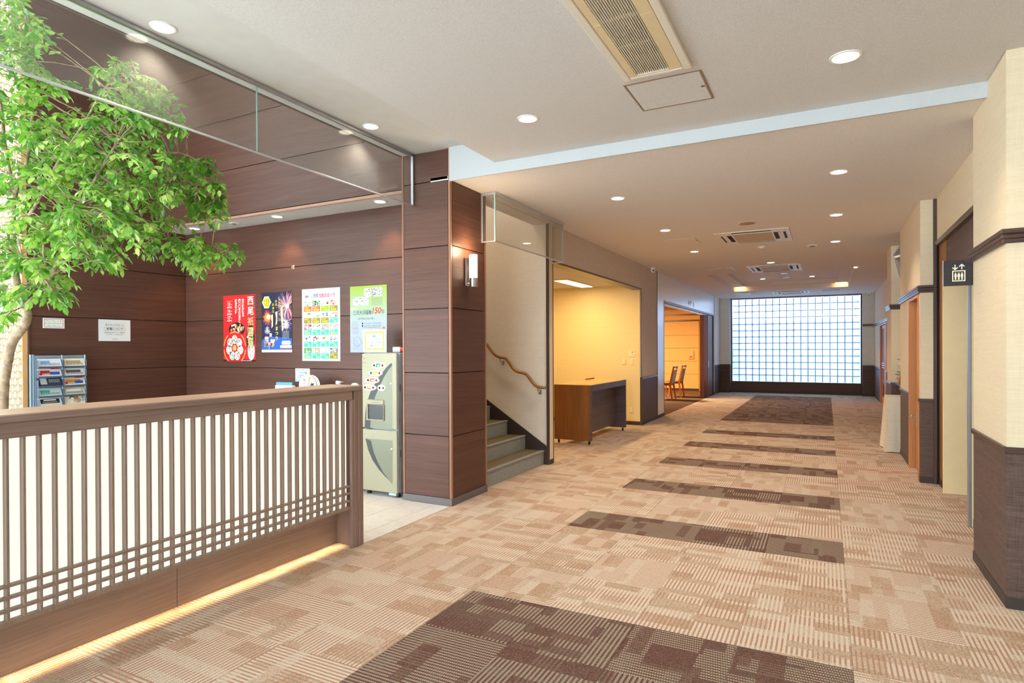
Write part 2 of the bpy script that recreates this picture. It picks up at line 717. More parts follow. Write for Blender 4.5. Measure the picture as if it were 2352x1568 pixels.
M['rail_v'] = wood('dark_jamb', (58, 42, 36), (90, 68, 58), 0.35, 'v', 120, spec=0.5)
M['chrome'] = plain('chrome', (210, 214, 220), 0.12, 1.0, 0.01)
M['steel'] = plain('brushed_steel', (186, 190, 196), 0.35, 1.0, 0.03)
M['alu'] = plain('anodised_rail', (206, 210, 218), 0.35, 0.6, 0.02)
M['plastic'] = plain('white_plastic', (236, 236, 232), 0.4, var=0.02)
M['acwhite'] = plain('air_conditioner_white', (226, 220, 204), 0.45, var=0.02)
M['actan'] = plain('air_conditioner_filter', (196, 170, 120), 0.6, var=0.05)
M['dark'] = plain('dark_slot', (26, 24, 24), 0.7)
M['black'] = plain('black_rubber', (18, 18, 20), 0.5)
M['orangewood'] = wood('orange_door_wood', (176, 112, 62), (214, 146, 90), 0.4, 'v', 120)
M['orangewood_o'] = wood('orange_chair_wood', (186, 112, 48), (226, 150, 76), 0.4, 'v', 120, space='obj')
M['doorbrown'] = wood('folding_door_wood', (92, 58, 48), (124, 84, 70), 0.45, 'v', 120)
M['metalpanel'] = plain('satin_partition', (238, 242, 248), 0.26, 0.1, 0.04)
M['roompanel'] = wallpaper('warm_room_panel', (222, 178, 112), (236, 196, 132), 0.6, 120)
M['screen'] = translucent('woven_screen_paper', (184, 174, 156), 0.06, 0.15)
M['screen_fill'] = translucent('fill_light_screen_paper', (250, 247, 240), 0.40, 0.05)  # clearer copy of the screen paper, added to let more daylight in
M['block'] = translucent('glass_block', (200, 208, 218), 0.45, 0.0, 0.12)
M['frost'] = glass_sheet('frosted_edge', (0.9, 0.95, 1.0))
M['glass'] = glass_sheet('clear_glass', (0.90, 0.92, 0.90), 1.6)
M['smoke'] = glass_sheet('dusty_hazed_glass', (0.94, 0.95, 0.94), 1.55, 0.035)  # diffuse share paints in the reflected lobby's haze along with dust
M['lens'] = emit('lamp_lens', (1.0, 0.90, 0.72), 7)
M['tube'] = emit('sconce_glass', (1.0, 0.86, 0.62), 5)
M['panel_light'] = emit('backlit_panel', (1.0, 0.94, 0.84), 0.80)
M['fluor'] = emit('fluorescent_diffuser', (1.0, 0.88, 0.60), 3)
M['carpet'] = carpet('light_carpet_tile', (196, 174, 154), (183, 158, 136), (226, 214, 198), (174, 126, 104))
M['carpet_dark'] = carpet('dark_carpet_tile', (112, 90, 80), (108, 82, 72), (178, 164, 144), (104, 70, 66), 1.55)


def _stone(name, a, b, sc=60, rough=0.6):
    t = NT(name)
    f = t.noise(t.pos(), sc, 4, 0.7)
    return t.bsdf(t.ramp(f, [(0.3, lin(a)), (0.7, lin(b))]), rough)


M['stone'] = _stone('stair_riser_stone', (124, 128, 126), (164, 168, 164), 90)
M['tread'] = _stone('stair_tread_vinyl', (96, 84, 56), (126, 112, 80), 90)
M['whitetile'] = _stone('white_floor_tile', (222, 216, 208), (238, 232, 224), 12, 0.35)
M['bark'] = _stone('tree_bark', (128, 104, 80), (190, 168, 140), 26, 0.8)
M['cloth'] = wallpaper('ivory_tablecloth', (222, 208, 184), (240, 228, 208), 0.9, 200)
M['roomcarpet'] = wood('streaked_room_carpet', (64, 46, 38), (132, 102, 82), 0.95, 'x', 40, spec=0.05)
M['blue'] = plain('blue_grey_upholstery', (178, 190, 218), 0.7)
M['seat'] = plain('brown_seat_fabric', (150, 92, 48), 0.8)
M['desk'] = wood('desk_veneer', (104, 66, 34), (150, 100, 56), 0.35, 'v', 140, space='pos')
M['desk_front'] = wood('desk_front_veneer', (70, 58, 62), (112, 96, 98), 0.35, 'h', 140)
M['desk_top'] = wood('desk_top_veneer', (176, 136, 84), (206, 166, 110), 0.3, 'h', 140)
M['mach'] = plain('champagne_steel', (160, 155, 130), 0.4, 0.1, 0.03)
M['mach_g'] = plain('sage_steel', (122, 124, 106), 0.35, 0.3, 0.04)
M['mach_side'] = plain('blue_lit_side', (176, 196, 220), 0.45)  # bluish light on the machine's side is put into its colour
M['arc'] = plain('graphite_stripe', (54, 58, 58), 0.4)
M['underlay'] = plain('floor_underlay', (60, 50, 44), 0.9)
M['rackblue'] = plain('rack_blue_grey', (150, 172, 190), 0.35, 0.3)
M['acrylic'] = glass_sheet('clear_acrylic', (0.9, 0.94, 0.96), 1.45)
M['signdark'] = wood('dark_sign_board', (34, 30, 32), (58, 52, 52), 0.4, 'h', 140)
M['terracotta'] = plain('planter_grey', (92, 88, 84), 0.6)
M['screenglass'] = plain('blue_screen_glass', (70, 88, 120), 0.12, 0.0, 0.02, spec=0.9)

# ------------------------------------------------------------------ floor
fl = MB().box(-9.0, 4.5, -4.2, 21.4, -0.10, -0.007)
floor_o = struct('floor', fl, M['underlay'])
TILE = box(-0.2496, 0.2496, -0.2496, 0.2496, -0.006, -0.0005)
TILE.f.pop(0)
TILE.mi.pop(0)
_tm = {}


def tile_mesh(name, w, d, mat):
    k = (name, round(w, 3), round(d, 3))
    if k not in _tm:
        g = 0.0004
        m = MB()
        a, b, c = w / 2 - g, d / 2 - g, 0.0012
        m.add([(-a, -b, -.007), (a, -b, -.007), (a, b, -.007), (-a, b, -.007), (-a, -b, -.001), (a, -b, -.001), (a, b, -.001), (-a, b, -.001),
               (-a + c, -b + c, 0), (a - c, -b + c, 0), (a - c, b - c, 0), (-a + c, b - c, 0)],
              [(0, 1, 5, 4), (1, 2, 6, 5), (2, 3, 7, 6), (3, 0, 4, 7), (4, 5, 9, 8), (5, 6, 10, 9), (6, 7, 11, 10), (7, 4, 8, 11), (8, 9, 10, 11)])
        me = bpy.data.meshes.new(name)
        me.from_pydata(m.v, [], m.f)
        me.materials.append(mat)
        _tm[k] = me
    return _tm[k]


# carpet tiles, half a metre square, cut at the walls; the nearest 300 in view are parts
X0, Y0 = -1.8987, 4.6363
rects = []


def dark_tile(x, y):
    i, j = round((x - X0) / 0.5 - 0.5), round((y - Y0) / 0.5 - 0.5)
    if not 0 <= i <= 3:
        return False
    return j < -3 or (j >= 0 and j % 3 == 0 and j <= 12) or 16 <= j < 30


def lay(xa, xb, ya, yb):
    i0, i1 = floor((xa - X0) / 0.5), floor((xb - X0) / 0.5 - 1e-6)
    j0, j1 = floor((ya - Y0) / 0.5), floor((yb - Y0) / 0.5 - 1e-6)
    for i in range(i0, i1 + 1):
        for j in range(j0, j1 + 1):
            a, b = max(xa, X0 + i * .5), min(xb, X0 + i * .5 + .5)
            c, d = max(ya, Y0 + j * .5), min(yb, Y0 + j * .5 + .5)
            if b - a > 0.01 and d - c > 0.01:
                rects.append((a, b, c, d))


lay(-3.082, 4.2, -3.9, 4.26)
lay(-3.29, -3.082, -.6, 3.503)
lay(-3.16, -3.082, 5.374, 6.95)
lay(-3.082, 1.02, 4.26, 5.2)
lay(-3.082, 1.3, 5.2, 20.85)
lay(-5.8, -3.082, 7.08, 11.5)


def far_key(r):
    cx, cy = (r[0] + r[1]) / 2, (r[2] + r[3]) / 2
    d = -cx * .46 + cy * .888          # depth along the view
    s = cx * .888 + cy * .46
    seen = d > 2.4 and abs(s) < d * 0.86
    return (not seen, math.hypot(cx, cy))


rects.sort(key=far_key)
rest = {False: MB(), True: MB()}
for n, (a, b, c, d) in enumerate(rects):
    cx, cy = (a + b) / 2, (c + d) / 2
    dk = dark_tile(cx, cy)
    mat = M['carpet_dark'] if dk else M['carpet']
    me = tile_mesh('carpet_tile_dark' if dk else 'carpet_tile', b - a, d - c, mat)
    if n < 300:
        o = bpy.data.objects.new('carpet_tile', me)
        COL.objects.link(o)
        o.parent = floor_o
        o.location = (cx, cy, 0)
        if dk:
            o['label'] = 'dark brown carpet tile'
    else:
        rest[dk].add([(v.co.x + cx, v.co.y + cy, v.co.z) for v in me.vertices], [tuple(p.vertices) for p in me.polygons])
rest[False].obj('carpet_tiling', M['carpet'], floor_o, kind='stuff')
rest[True].obj('dark_carpet_tiling', M['carpet_dark'], floor_o, kind='stuff')
# white stone tiles of the service passage
for i in range(6):
    for j in range(5):
        xa, xb = -3.086 - 0.171 if i == 0 else -3.257 - 0.30 * i, -3.086 if i == 0 else -3.257 - 0.30 * (i - 1)
        yc = 3.21 + 0.30 * j
        yb = min(yc + .30, 4.72 if i < 2 else 5.1)
        if i == 0 and j == 0:
            continue
        if i == 1 and j == 0:
            xb = -3.292
        MB().bbox(xa + .002, xb - .002, yc + .002, yb - .002, -.007, 0.0, .0012).obj('floor_tile', M['whitetile'], floor_o)
MB().box(-9, -4.76, -4, 5.1, -.007, 0).box(-4.76, -3.087, -4, -.6, -.007, 0).box(-4.76, -3.292, -.6, 3.21, -.007, 0).box(-4.757, -3.56, 4.71, 5.1, -.007, 0).obj('tiled_ground', M['whitetile'], floor_o)
MB().box(-3.0865, -3.0815, 3.505, 4.73, -.007, 0.001).obj('edge_strip', M['steel'], floor_o)
MB().box(-8.5, -3.082, 12.9, 20.9, -.007, 0.0).obj('room_carpet', M['roomcarpet'], floor_o)

# ------------------------------------------------------------------ ceilings
cl = MB()
cl.use(0).box(-2.6, 4.3, -4.0, 4.70, ZM, ZM + 0.06)
cl.box(-2.6, -2.58, -4.0, 4.70, ZM + .06, ZB)
ceiling = struct('ceiling', cl, M['ceil'])
MB().box(-3.63, -2.55, -4.0, 4.735, ZB, ZB + 0.05).obj('raised_band', M['soffit'], ceiling)
MB().box(-3.655, -3.632, -4.0, 4.735, ZB - .004, ZB + .05).obj('edge_trim', M['rail'], ceiling)
MB().box(-3.08, XR + .002, 4.70, 4.72, ZC - .015, ZB - .001).obj('bulkhead', M['beamwhite'], ceiling)
c2 = MB()
OX0, OX1, OY0, OY1 = -2.30, 0.49, 13.58, 18.05
IX0, IX1, IY0, IY1 = -2.03, 0.235, 13.9, 17.72
Z1, Z2 = 3.12, 3.21
c2.box(-3.3, 1.35, 4.72, OY0, ZC, ZC + .04).box(-3.3, 1.35, OY1, 21.2, ZC, ZC + .04)
c2.box(-3.3, OX0, OY0, OY1, ZC, ZC + .04).box(OX1, 1.35, OY0, OY1, ZC, ZC + .04)
corr = struct('ceiling_corridor', c2, M['ceil2'])
cf = MB()
for a in ((OX0 - .02, OX1 + .02, OY0 - .02, OY0), (OX0 - .02, OX1 + .02, OY1, OY1 + .02), (OX0 - .02, OX0, OY0, OY1), (OX1, OX1 + .02, OY0, OY1)):
    cf.box(*a, ZC + .04, Z1 + .02)
cf.box(OX0, IX0, OY0, OY1, Z1, Z1 + .02).box(IX1, OX1, OY0, OY1, Z1, Z1 + .02).box(IX0, IX1, OY0, IY0, Z1, Z1 + .02).box(IX0, IX1, IY1, OY1, Z1, Z1 + .02)
for a in ((IX0 - .02, IX1 + .02, IY0 - .02, IY0), (IX0 - .02, IX1 + .02, IY1, IY1 + .02), (IX0 - .02, IX0, IY0, IY1), (IX1, IX1 + .02, IY0, IY1)):
    cf.box(*a, Z1 + .02, Z2)
cf.box(IX0 - .02, IX1 + .02, IY0 - .02, IY1 + .02, Z2, Z2 + .02)
cf.obj('coffer', M['ceil2'], corr)
MB().box(-2.78, .92, 20.62, 20.80, ZC - .035, ZC).obj('curtain_box', M['base_grey'], corr)
# roof above everything keeps the daylight out
struct('roof', MB().box(-9.2, 4.6, -4.2, 21.6, 6.1, 6.2), M['soffit'])

# ------------------------------------------------------------------ wood clad reception walls
XO, YP, ZS = -7.45, 5.10, 2.956     # office side wall, poster wall, soffit over the posters
zg = [0.06, 0.64, 1.232, 1.82, 2.41, 2.956, 3.52, 4.10, 4.69, 5.27, 6.1]


def panel_run(parent, fn, zs, gap=0.007):
    for a, b in zip(zs, zs[1:]):
        fn(a + gap / 2, b - gap / 2).obj('panel', M['panel'], parent)


wob = struct('wall_back', box(XO, -3.62, YP + .02, YP + .14, 0, ZS + .1), M['joint'])
panel_run(wob, lambda a, b: MB().bbox(XO, -3.6, YP, YP + .022, a, b, .002), zg[:6])
MB().bbox(XO, -3.6, YP - .012, YP + .01, 0, .06, .002).obj('baseboard', M['base_grey'], wob)
wou = struct('wall_upper', box(XO, -3.63, YC + .02, YC + .10, ZS + .01, 6.1), M['joint'])
panel_run(wou, lambda a, b: MB().bbox(XO, -3.63, YC, YC + .022, a, b, .002), [ZS + .03] + zg[6:])
MB().bbox(XO, -3.63, YC - .004, YC + .02, ZS - .006, ZS + .026, .003).obj('edge_trim', wood('soffit_trim', (150, 110, 92), (190, 148, 126), .4, 'h', 150), wou)
MB().box(XO, -3.6, YC + .02, YP + .02, ZS, ZS + .03).obj('soffit', M['soffit'], wou)
wol = struct('wall_left', box(XO - .12, XO - .02, 3.34, YP + .1, 0, 6.1), M['joint'])
panel_run(wol, lambda a, b: MB().bbox(XO - .022, XO, 3.34, YP if b < 2.96 else YC + .02, a, b, .002), zg)
MB().bbox(XO - .01, XO + .012, 3.34, YP, 0, .06, .002).obj('baseboard', M['base_grey'], wol)
MB().bbox(XO - .1, XO + .012, 3.319, 3.342, 0, 6.1, .003).obj('jamb', M['rail_v'], wol)
# wall between the reception void and the lobby ceiling, hidden return walls
struct('wall_void', MB().box(-3.63, -3.55, -4.0, 4.80, ZB + .05, 6.1).box(XO - .1, -3.55, -4.1, -4.0, ZB, 6.1), M['soffit'])
# pillar
pil = struct('wall_pillar', box(-3.615, -3.10, YC + .02, 5.345, 0, 3.4), M['joint'])
zp = [.065, .64, 1.228, 1.83, 2.41, 3.02, 3.304]
panel_run(pil, lambda a, b: MB().bbox(-3.612, -3.108, YC, YC + .03, a, b, .002), zp)
panel_run(pil, lambda a, b: MB().bbox(-3.11, XL, YC + .032, 5.35, a, b, .002), zp[:-2] + [ZC])
for x0, x1, y0, y1, z1 in ((-3.104, XL + .002, YC - .003, YC + .026, 3.304), (-3.634, -3.614, YC - .003, YC + .3, 3.4), (-3.105, XL + .003, 5.352, 5.374, ZC)):
    MB().bbox(x0, x1, y0, y1, .065, z1, .003).obj('corner_trim', M['panel_trim'], pil)
MB().bbox(-3.634, XL + .008, YC - .010, YC + .012, 0, .066, .002).bbox(XL - .012, XL + .008, YC + .0125, 5.374, 0, .066, .002).obj('baseboard', M['base_grey'], pil)
MB().box(-3.15, XL + .0015, 5.20, 5.374, 0, 0.004).obj('floor_trim', M['base_grey'], pil)

# ------------------------------------------------------------------ stair well
YS0, YS1 = 5.374, 6.95
sw = MB().box(-8.2, XL - .03, YS1, 7.08, 0, 5.5)
wst = struct('wall_stair', sw, M['whitewall'])
struct('wall_stairwell', MB().box(-8.2, -3.6, 5.24, YS0 - .02, 0, 5.5).box(-8.3, -8.2, 5.24, 7.08, 0, 5.5).box(-8.2, -3.2, 5.24, 7.08, 5.5, 5.56).box(-3.25, -3.2, 5.24, 7.08, ZC + .05, 5.5), M['whitewall'])
tjm = struct('trim_1', MB().box(XL - .028, XL - .001, 6.927, 7.08, .0, ZC - .01), M['joint'])
for a, b, m in ((6.925, 6.952, 'rail_v'), (6.952, 7.055, 'cream'), (7.055, 7.082, 'rail_v')):
    MB().bbox(XL - .03, XL + .004, a, b, 0 if m == 'rail_v' else .06, ZC, .003).obj('jamb', M[m], tjm)
MB().box(XL - .03, XL + .003, 6.952, 7.055, 0, .06).obj('jamb_foot', M['base_dark'], tjm)
MB().box(-3.25, XL, YS0, 6.925, ZC - .01, ZC + .3).obj('header', M['ceil2'], corr)
st = thing('staircase', 'grey stone staircase with vinyl treads climbing away between the wood pillar and white wall', 'stairs', (-3.15, 6.15, 0))
RS, GO, NX = 0.1745, 0.257, -3.15
for k in range(9):
    x1 = NX - GO * k
    m = MB().use(0).box(x1 - GO - .02, x1, YS0 + .004, YS1 - .024, RS * k if k else 0, RS * (k + 1) - .012)
    stp = m.obj('step', M['stone'], st)
    MB().bbox(x1 - GO - .005, x1 + .012, YS0, YS1 - .03, RS * (k + 1) - .012, RS * (k + 1), .003).obj('tread', M['tread'], stp)
    MB().bbox(x1 - .03, x1 + .014, YS0, YS1 - .03, RS * (k + 1) - .010, RS * (k + 1) + .004, .002).obj('nosing', M['stone'], stp)
top = RS * 9
sb = MB().prism([(-3.092, YS1 - .024, 0), (-3.092, YS1 - .024, .214), (-3.971 - 1.6, YS1 - .024, .782 + 1.6 * .646), (-3.971 - 1.6, YS1 - .024, .3)], (0, .022, 0))
sb.obj('stringer', M['base_dark'], st)
hr = thing('handrail', 'brown round handrail stepping down the white wall above the stairs', 'handrail', (-3.5, 6.87, .9))
path = [(-4.30, 1.78), (-4.14, 1.63), (-4.04, 1.57), (-3.98, 1.545), (-3.921, 1.495), (-3.865, 1.425), (-3.80, 1.365), (-3.73, 1.337), (-3.66, 1.328), (-3.597, 1.262),
        (-3.536, 1.185), (-3.48, 1.155), (-3.42, 1.145), (-3.365, 1.128), (-3.324, 1.086), (-3.272, 1.022), (-3.22, .978), (-3.17, .966), (-3.104, .964)]
P3 = []
for i in range(len(path) - 1):       # smooth the line
    p0, p1, p2, p3 = (path[max(0, i - 1)], path[i], path[i + 1], path[min(len(path) - 1, i + 2)])
    for k in range(3):
        t = k / 3
        P3.append(tuple(.5 * (2 * p1[a] + (p2[a] - p0[a]) * t + (2 * p0[a] - 5 * p1[a] + 4 * p2[a] - p3[a]) * t * t + (3 * p1[a] - p0[a] - 3 * p2[a] + p3[a]) * t ** 3) for a in (0, 1)))
P3.append(path[-1])
MB().tube([(x, 6.872, z) for x, z in P3], .0185, 12).obj('bar', wood('handrail_wood', (136, 92, 42), (176, 126, 66), .35, 'x', 60), hr, smooth=True)
for x, z in ((-3.735, 1.32), (-3.205, .955)):
    b = MB().tube([(x, 6.872, z), (x, 6.885, z - .035), (x, 6.93, z - .045)], .007, 8).bbox(x - .018, x + .018, 6.936, 6.949, z - .085, z - .02, .003)
    b.obj('bracket', M['chrome'], hr)
MB().lathe([(.0185, 0), (.020, .004), (.020, .02), (.0185, .024)], (-3.125, 6.872, .964), 12, 'x').obj('end_cap', M['chrome'], hr)

# ------------------------------------------------------------------ corridor, left wall
XB = XL - 0.16
wl = struct('wall_corridor', MB().box(XB, XL - .004, 11.215, 12.40, 0, ZC).box(XB, XL - .004, 7.08, 11.2, 2.58, ZC + .02), M['joint'])
MB().box(XL - .005, XL, 7.082, 11.115, 2.56, ZC).box(XL - .005, XL, 11.121, 12.375, .90, ZC).obj('wallpaper', M['linen'], wl)
MB().box(XL - .005, XL + .001, 11.2, 12.375, .065, .862).obj('wainscot', M['wainscot'], wl)
MB().bbox(XL - .004, XL + .016, 11.2, 12.375, .862, .90, .004).obj('dado_rail', M['rail'], wl)
MB().bbox(XL - .004, XL + .006, 11.2, 12.375, 0, .065, .002).obj('baseboard', M['base_dark'], wl)
MB().bbox(XB, XL + .006, 7.082, 11.2, 2.535, 2.562, .003).obj('lintel_trim', M['rail'], wl)
MB().bbox(XL - .024, XL + .006, 11.176, 11.2, 0, 2.56, .003).obj('jamb', M['rail_v'], wl)
MB().box(XB - .02, XL - .024, 11.203, 11.22, .07, 2.56).obj('return', M['alcove'], wl)
MB().bbox(XB - .1, XL - .024, 11.186, 11.21, 0, .07, .002).obj('baseboard', M['base_dark'], wl)
MB().bbox(XL - .02, XL + .008, 12.372, 12.40, 0, ZC, .003).obj('cover_strip', M['rail_v'], wl)
# partition round the folding door
wm = struct('wall_partition', MB().box(XB, XL - .004, 12.40, 12.955, 0, ZC).box(XB, XL - .004, 12.955, 19.40, 2.46, ZC).box(XB, XL - .004, 19.36, 19.46, 0, ZC), M['joint'])
for a, b, z0, z1 in ((12.402, 12.60, .07, ZC), (12.602, 12.955, .07, ZC), (12.957, 14.5, 2.455, ZC), (14.502, 16.1, 2.455, ZC), (16.102, 17.7, 2.455, ZC), (17.702, 19.36, 2.455, ZC), (19.362, 19.44, .07, ZC)):
    MB().bbox(XL - .006, XL, a, b, z0, z1, .0008).obj('panel', M['metalpanel'], wm)
MB().bbox(XL - .004, XL + .004, 12.40, 12.955, 0, .07, .002).bbox(XL - .004, XL + .004, 19.36, 19.44, 0, .07, .002).obj('baseboard', M['base_dark'], wm)
MB().bbox(XB, XL + .004, 12.952, 12.985, 0, 2.45, .003).obj('jamb', M['rail_v'], wm)
MB().bbox(XB, XL + .003, 12.985, 19.36, 2.405, 2.456, .003).obj('lintel', wood('lintel_wood', (120, 78, 56), (160, 112, 84), .4, 'h', 120), wm)
MB().bbox(XB + .02, XB + .10, 12.985, 19.36, 2.372, 2.406, .003).obj('track', M['alu'], wm)
MB().bbox(XL - .03, XL + .006, 19.44, 19.468, 0, ZC, .003).obj('cover_strip', M['rail_v'], wm)
we = struct('wall_corridor.001', box(XB, XL - .004, 19.46, 21.0, 0, ZC), M['joint'])
MB().box(XL - .005, XL, 19.468, 20.55, .90, ZC).obj('wallpaper', M['whitewall'], we)
MB().box(XL - .005, XL + .001, 19.468, 20.55, .065, .865).obj('wainscot', M['wainscot'], we)
MB().bbox(XL - .004, XL + .014, 19.468, 20.5, .865, .90, .004).obj('dado_rail', M['rail'], we)
MB().bbox(XL - .004, XL + .006, 19.468, 20.5, 0, .065, .002).obj('baseboard', M['base_dark'], we)
# alcove
al = struct('wall_alcove', MB().box(-6.1, XB - .019, 11.203, 11.42, 0, 3.0).box(-6.1, -5.98, 7.08, 11.3, 0, 3.0).box(-6.0, XB - .001, 7.081, 7.10, 0, 2.63), M['alcove'])
MB().bbox(-6.0, XB - .101, 11.186, 11.21, 0, .07, .002).obj('baseboard', M['base_dark'], al)
struct('ceiling_alcove', MB().box(-6.1, XB, 7.08, 11.42, 2.63, 2.68), M['soffit'])
# function room behind the folding door
rm = struct('wall_room', MB().box(-8.6, -3.24, 20.92, 21.0, 0, 3.2).box(-8.6, -8.5, 12.8, 21, 0, 3.2).box(-8.6, XB - .001, 12.76, 12.84, 0, 3.2).box(-8.6, XB - .001, 12.8, 21, 2.95, 3.0).box(XB - .03, XB - .001, 19.4, 21, 0, 3.), M['roompanel'])
zr = [.06, .55, .985, 1.425, 1.86, 2.33]
for a, b in zip(zr, zr[1:]):
    MB().bbox(-8.5, -3.80, 20.885, 20.92, a + .004, b - .004, .003).obj('panel', M['roompanel'], rm)
    MB().bbox(-3.755, -3.25, 20.845, 20.92, a + .004, b - .004, .003).obj('panel', M['roompanel'], rm)
MB().bbox(-8.5, -3.25, 20.87, 20.92, 2.335, 2.37, .004).bbox(-8.5, -3.25, 20.87, 20.92, 2.53, 2.565, .004).bbox(-8.5, -3.25, 20.86, 20.92, 2.74, 2.775, .004).obj('moulding', M['rail'], rm)
MB().box(-8.5, -3.25, 20.89, 20.919, 2.375, 2.525).box(-8.5, -3.25, 20.89, 20.919, 2.57, 2.735).obj('frieze', M['roompanel'], rm)
MB().bbox(-8.5, -3.82, 20.87, 20.9, 0, .058, .002).obj('baseboard', M['base_dark'], rm)

# ------------------------------------------------------------------ far wall with the glass block window
YF = 20.80
M['farpaper'] = wallpaper('lightened_far_wallpaper', (222, 222, 212), (240, 240, 232))  # colour lightened to make up for the little light reaching this wall
wf = struct('wall_far', MB().box(-3.25, -2.775, 20.56, 21.1, 0, ZC).box(.925, 1.36, 20.56, 21.1, 0, ZC).box(-2.775, .925, YF + .02, 21.1, 0, .33).box(-2.775, .925, YF + .02, 21.1, 3.0, 3.4), M['joint'])
for x0, x1 in ((XL + .002, -2.77), (.92, 1.22)):
    MB().box(x0, x1, 20.548, 20.562, .905, ZC).obj('wallpaper', M['farpaper'], wf)
    MB().box(x0, x1, 20.546, 20.562, .065, .87).obj('wainscot', M['wainscot'], wf)
    MB().bbox(x0, x1, 20.535, 20.562, .87, .905, .004).obj('dado_rail', M['rail'], wf)
    MB().bbox(x0, x1, 20.54, 20.562, 0, .065, .002).obj('baseboard', M['base_dark'], wf)
MB().bbox(.92, 1.22, 20.53, 20.562, 2.045, 2.11, .006).obj('picture_rail', M['rail'], wf)
MB().box(-2.772, .922, YF - .02, YF + .02, .07, .345).box(-2.776, -2.768, 20.56, YF, .065, .9).box(.918, .926, 20.56, YF, .065, .9).obj('wainscot', M['wainscot'], wf)
MB().bbox(-2.772, .922, YF - .028, YF + .02, 0, .072, .002).obj('baseboard', M['base_dark'], wf)
MB().box(-2.78, -2.77, 20.56, YF + .1, .9, ZC).box(.92, .928, 20.56, YF + .1, .9, ZC).obj('reveal', M['beamwhite'], wf)
win = struct('window_1', MB().box(-2.77, -2.73, YF - .01, YF + .09, .345, 3.0).box(.882, .92, YF - .01, YF + .09, .345, 3.0).box(-2.73, .882, YF - .01, YF + .09, .335, .358).box(-2.73, .882, YF - .01, YF + .09, 2.985, 3.01), plain('window_frame_bronze', (70, 74, 88), .4, .3))
bx = (.878 + 2.725) / 18
bz = (2.985 - .358) / 13
gj = .019
bm0 = MB().bbox(-bx / 2 + gj / 2, bx / 2 - gj / 2, 0, .08, -bz / 2 + gj / 2, bz / 2 - gj / 2, .010).obj('glass_block', M['block'], win, smooth=True)
first = True
for i in range(18):
    for j in range(13):
        o = bm0 if first else bm0.copy()
        if not first:
            COL.objects.link(o)
        first = False
        o.location = (-2.725 + bx * (i + .5), YF, .358 + bz * (j + .5))
jm = MB()
for i in range(1, 18):
    jm.box(-2.725 + bx * i - gj / 2, -2.725 + bx * i + gj / 2, YF + .008, YF + .072, .358, 2.985)
for j in range(1, 13):
    jm.box(-2.725, .878, YF + .009, YF + .071, .358 + bz * j - gj / 2, .358 + bz * j + gj / 2)
jm.obj('mortar_joint', translucent('blue_grey_mortar', (128, 156, 188), 0.0, 0.2), win, kind='stuff')

# ------------------------------------------------------------------ right wall
RZ0, RZ1 = 2.03, 2.10
DZ0, DZ1 = .862, .897


def dressed(parent, lo, hi, fixed, axis, side, rail=True, rail_ends=(0, 0)):
    """wallpaper above, wainscot below, moulding, dado and baseboard on a wall face.
    axis 'y': face x=fixed running lo..hi along y, side = outward sign"""
    if axis == 'y' and rail_ends[0]:        # the end face belongs to the wall round the corner
        lo += .006
        rail_ends = (0, rail_ends[1])

    def B(t0, t1, z0, z1, e0=0, e1=0, b=0):
        a0, a1 = fixed + side * t0, fixed + side * t1
        if axis == 'y':
            return (a0, a1, lo - e0, hi + e1, z0, z1)
        return (lo - e0, hi + e1, a0, a1, z0, z1)
    MB().box(*B(-.006, 0, DZ1, ZC + (.08 if hi <= 5.2 and axis == 'y' else 0) + (.09 if axis == 'x' and fixed < 4.5 else 0))).obj('wallpaper', M['cream'], parent)
    MB().box(*B(-.006, .001, .065, DZ0)).obj('wainscot', M['wainscot'], parent)
    e0, e1 = rail_ends
    MB().bbox(*B(-.004, .014, DZ0, DZ1, e0 and .014, e1 and .014), .004).obj('dado_rail', M['rail'], parent)
    MB().bbox(*B(-.004, .006, 0, .065, e0 and .006, e1 and .006), .002).obj('baseboard', M['base_dark'], parent)
    if rail:
        m = MB().bbox(*B(-.004, .030, RZ0 + .045, RZ1 + .004, e0 and .03, e1 and .03), .006)
        m.bbox(*B(-.004, .018, RZ0 - .004, RZ0 + .022, e0 and .018, e1 and .018), .005).bbox(*B(-.004, .024, RZ0 + .02, RZ0 + .047, e0 and .024, e1 and .024), .006)
        m.obj('picture_rail', M['rail'], parent)


p1 = struct('wall_right', box(XR + .006, 4.3, 4.266, 5.108, 0, ZM), M['joint'])
dressed(p1, 4.26, 5.114, XR, 'y', -1, True, (1, 1))
dressed(p1, XR, 4.3, 4.26, 'x', -1, True, (1, 0))
# lift bay
lb = struct('wall_lift', MB().box(1.04, 1.5, 5.11, 7.77, 2.56, ZC).box(1.06, 1.5, 5.11, 6.06, 0, 2.5).box(1.06, 1.5, 7.32, 7.77, 0, 2.5).box(1.06, 1.5, 6.06, 7.32, 2.12, 2.56), M['joint'])
MB().box(1.03, 1.045, 5.11, 7.77, 2.56, ZC).obj('wallpaper', M['cream'], lb)
MB().bbox(1.012, 1.06, 5.11, 7.77, 2.51, 2.56, .004).obj('lintel', M['rail'], lb)
MB().box(1.055, 1.062, 5.30, 7.36, 2.11, 2.51).box(1.055, 1.062, 5.30, 6.06, .065, 2.11).obj('surround_panel', M['wainscot'], lb)
MB().box(1.05, 1.062, 7.36, 7.77, .065, 2.51).box(1.05, 1.062, 5.11, 5.30, .065, 2.51).obj('wood_strip', wood('lift_side_wood', (130, 84, 40), (168, 116, 64), .45, 'v', 120), lb)
MB().bbox(1.04, 1.062, 7.32, 7.75, 0, .065, .002).bbox(1.04, 1.062, 5.12, 6.04, 0, .065, .002).obj('baseboard', M['base_dark'], lb)
MB().bbox(.998, 1.03, 7.745, 7.772, 0, ZC, .003).obj('corner_strip', M['rail_v'], lb)
lift = struct('door_1', MB().box(1.24, 1.245, 6.06, 7.32, 0, 2.12), M['steel'])
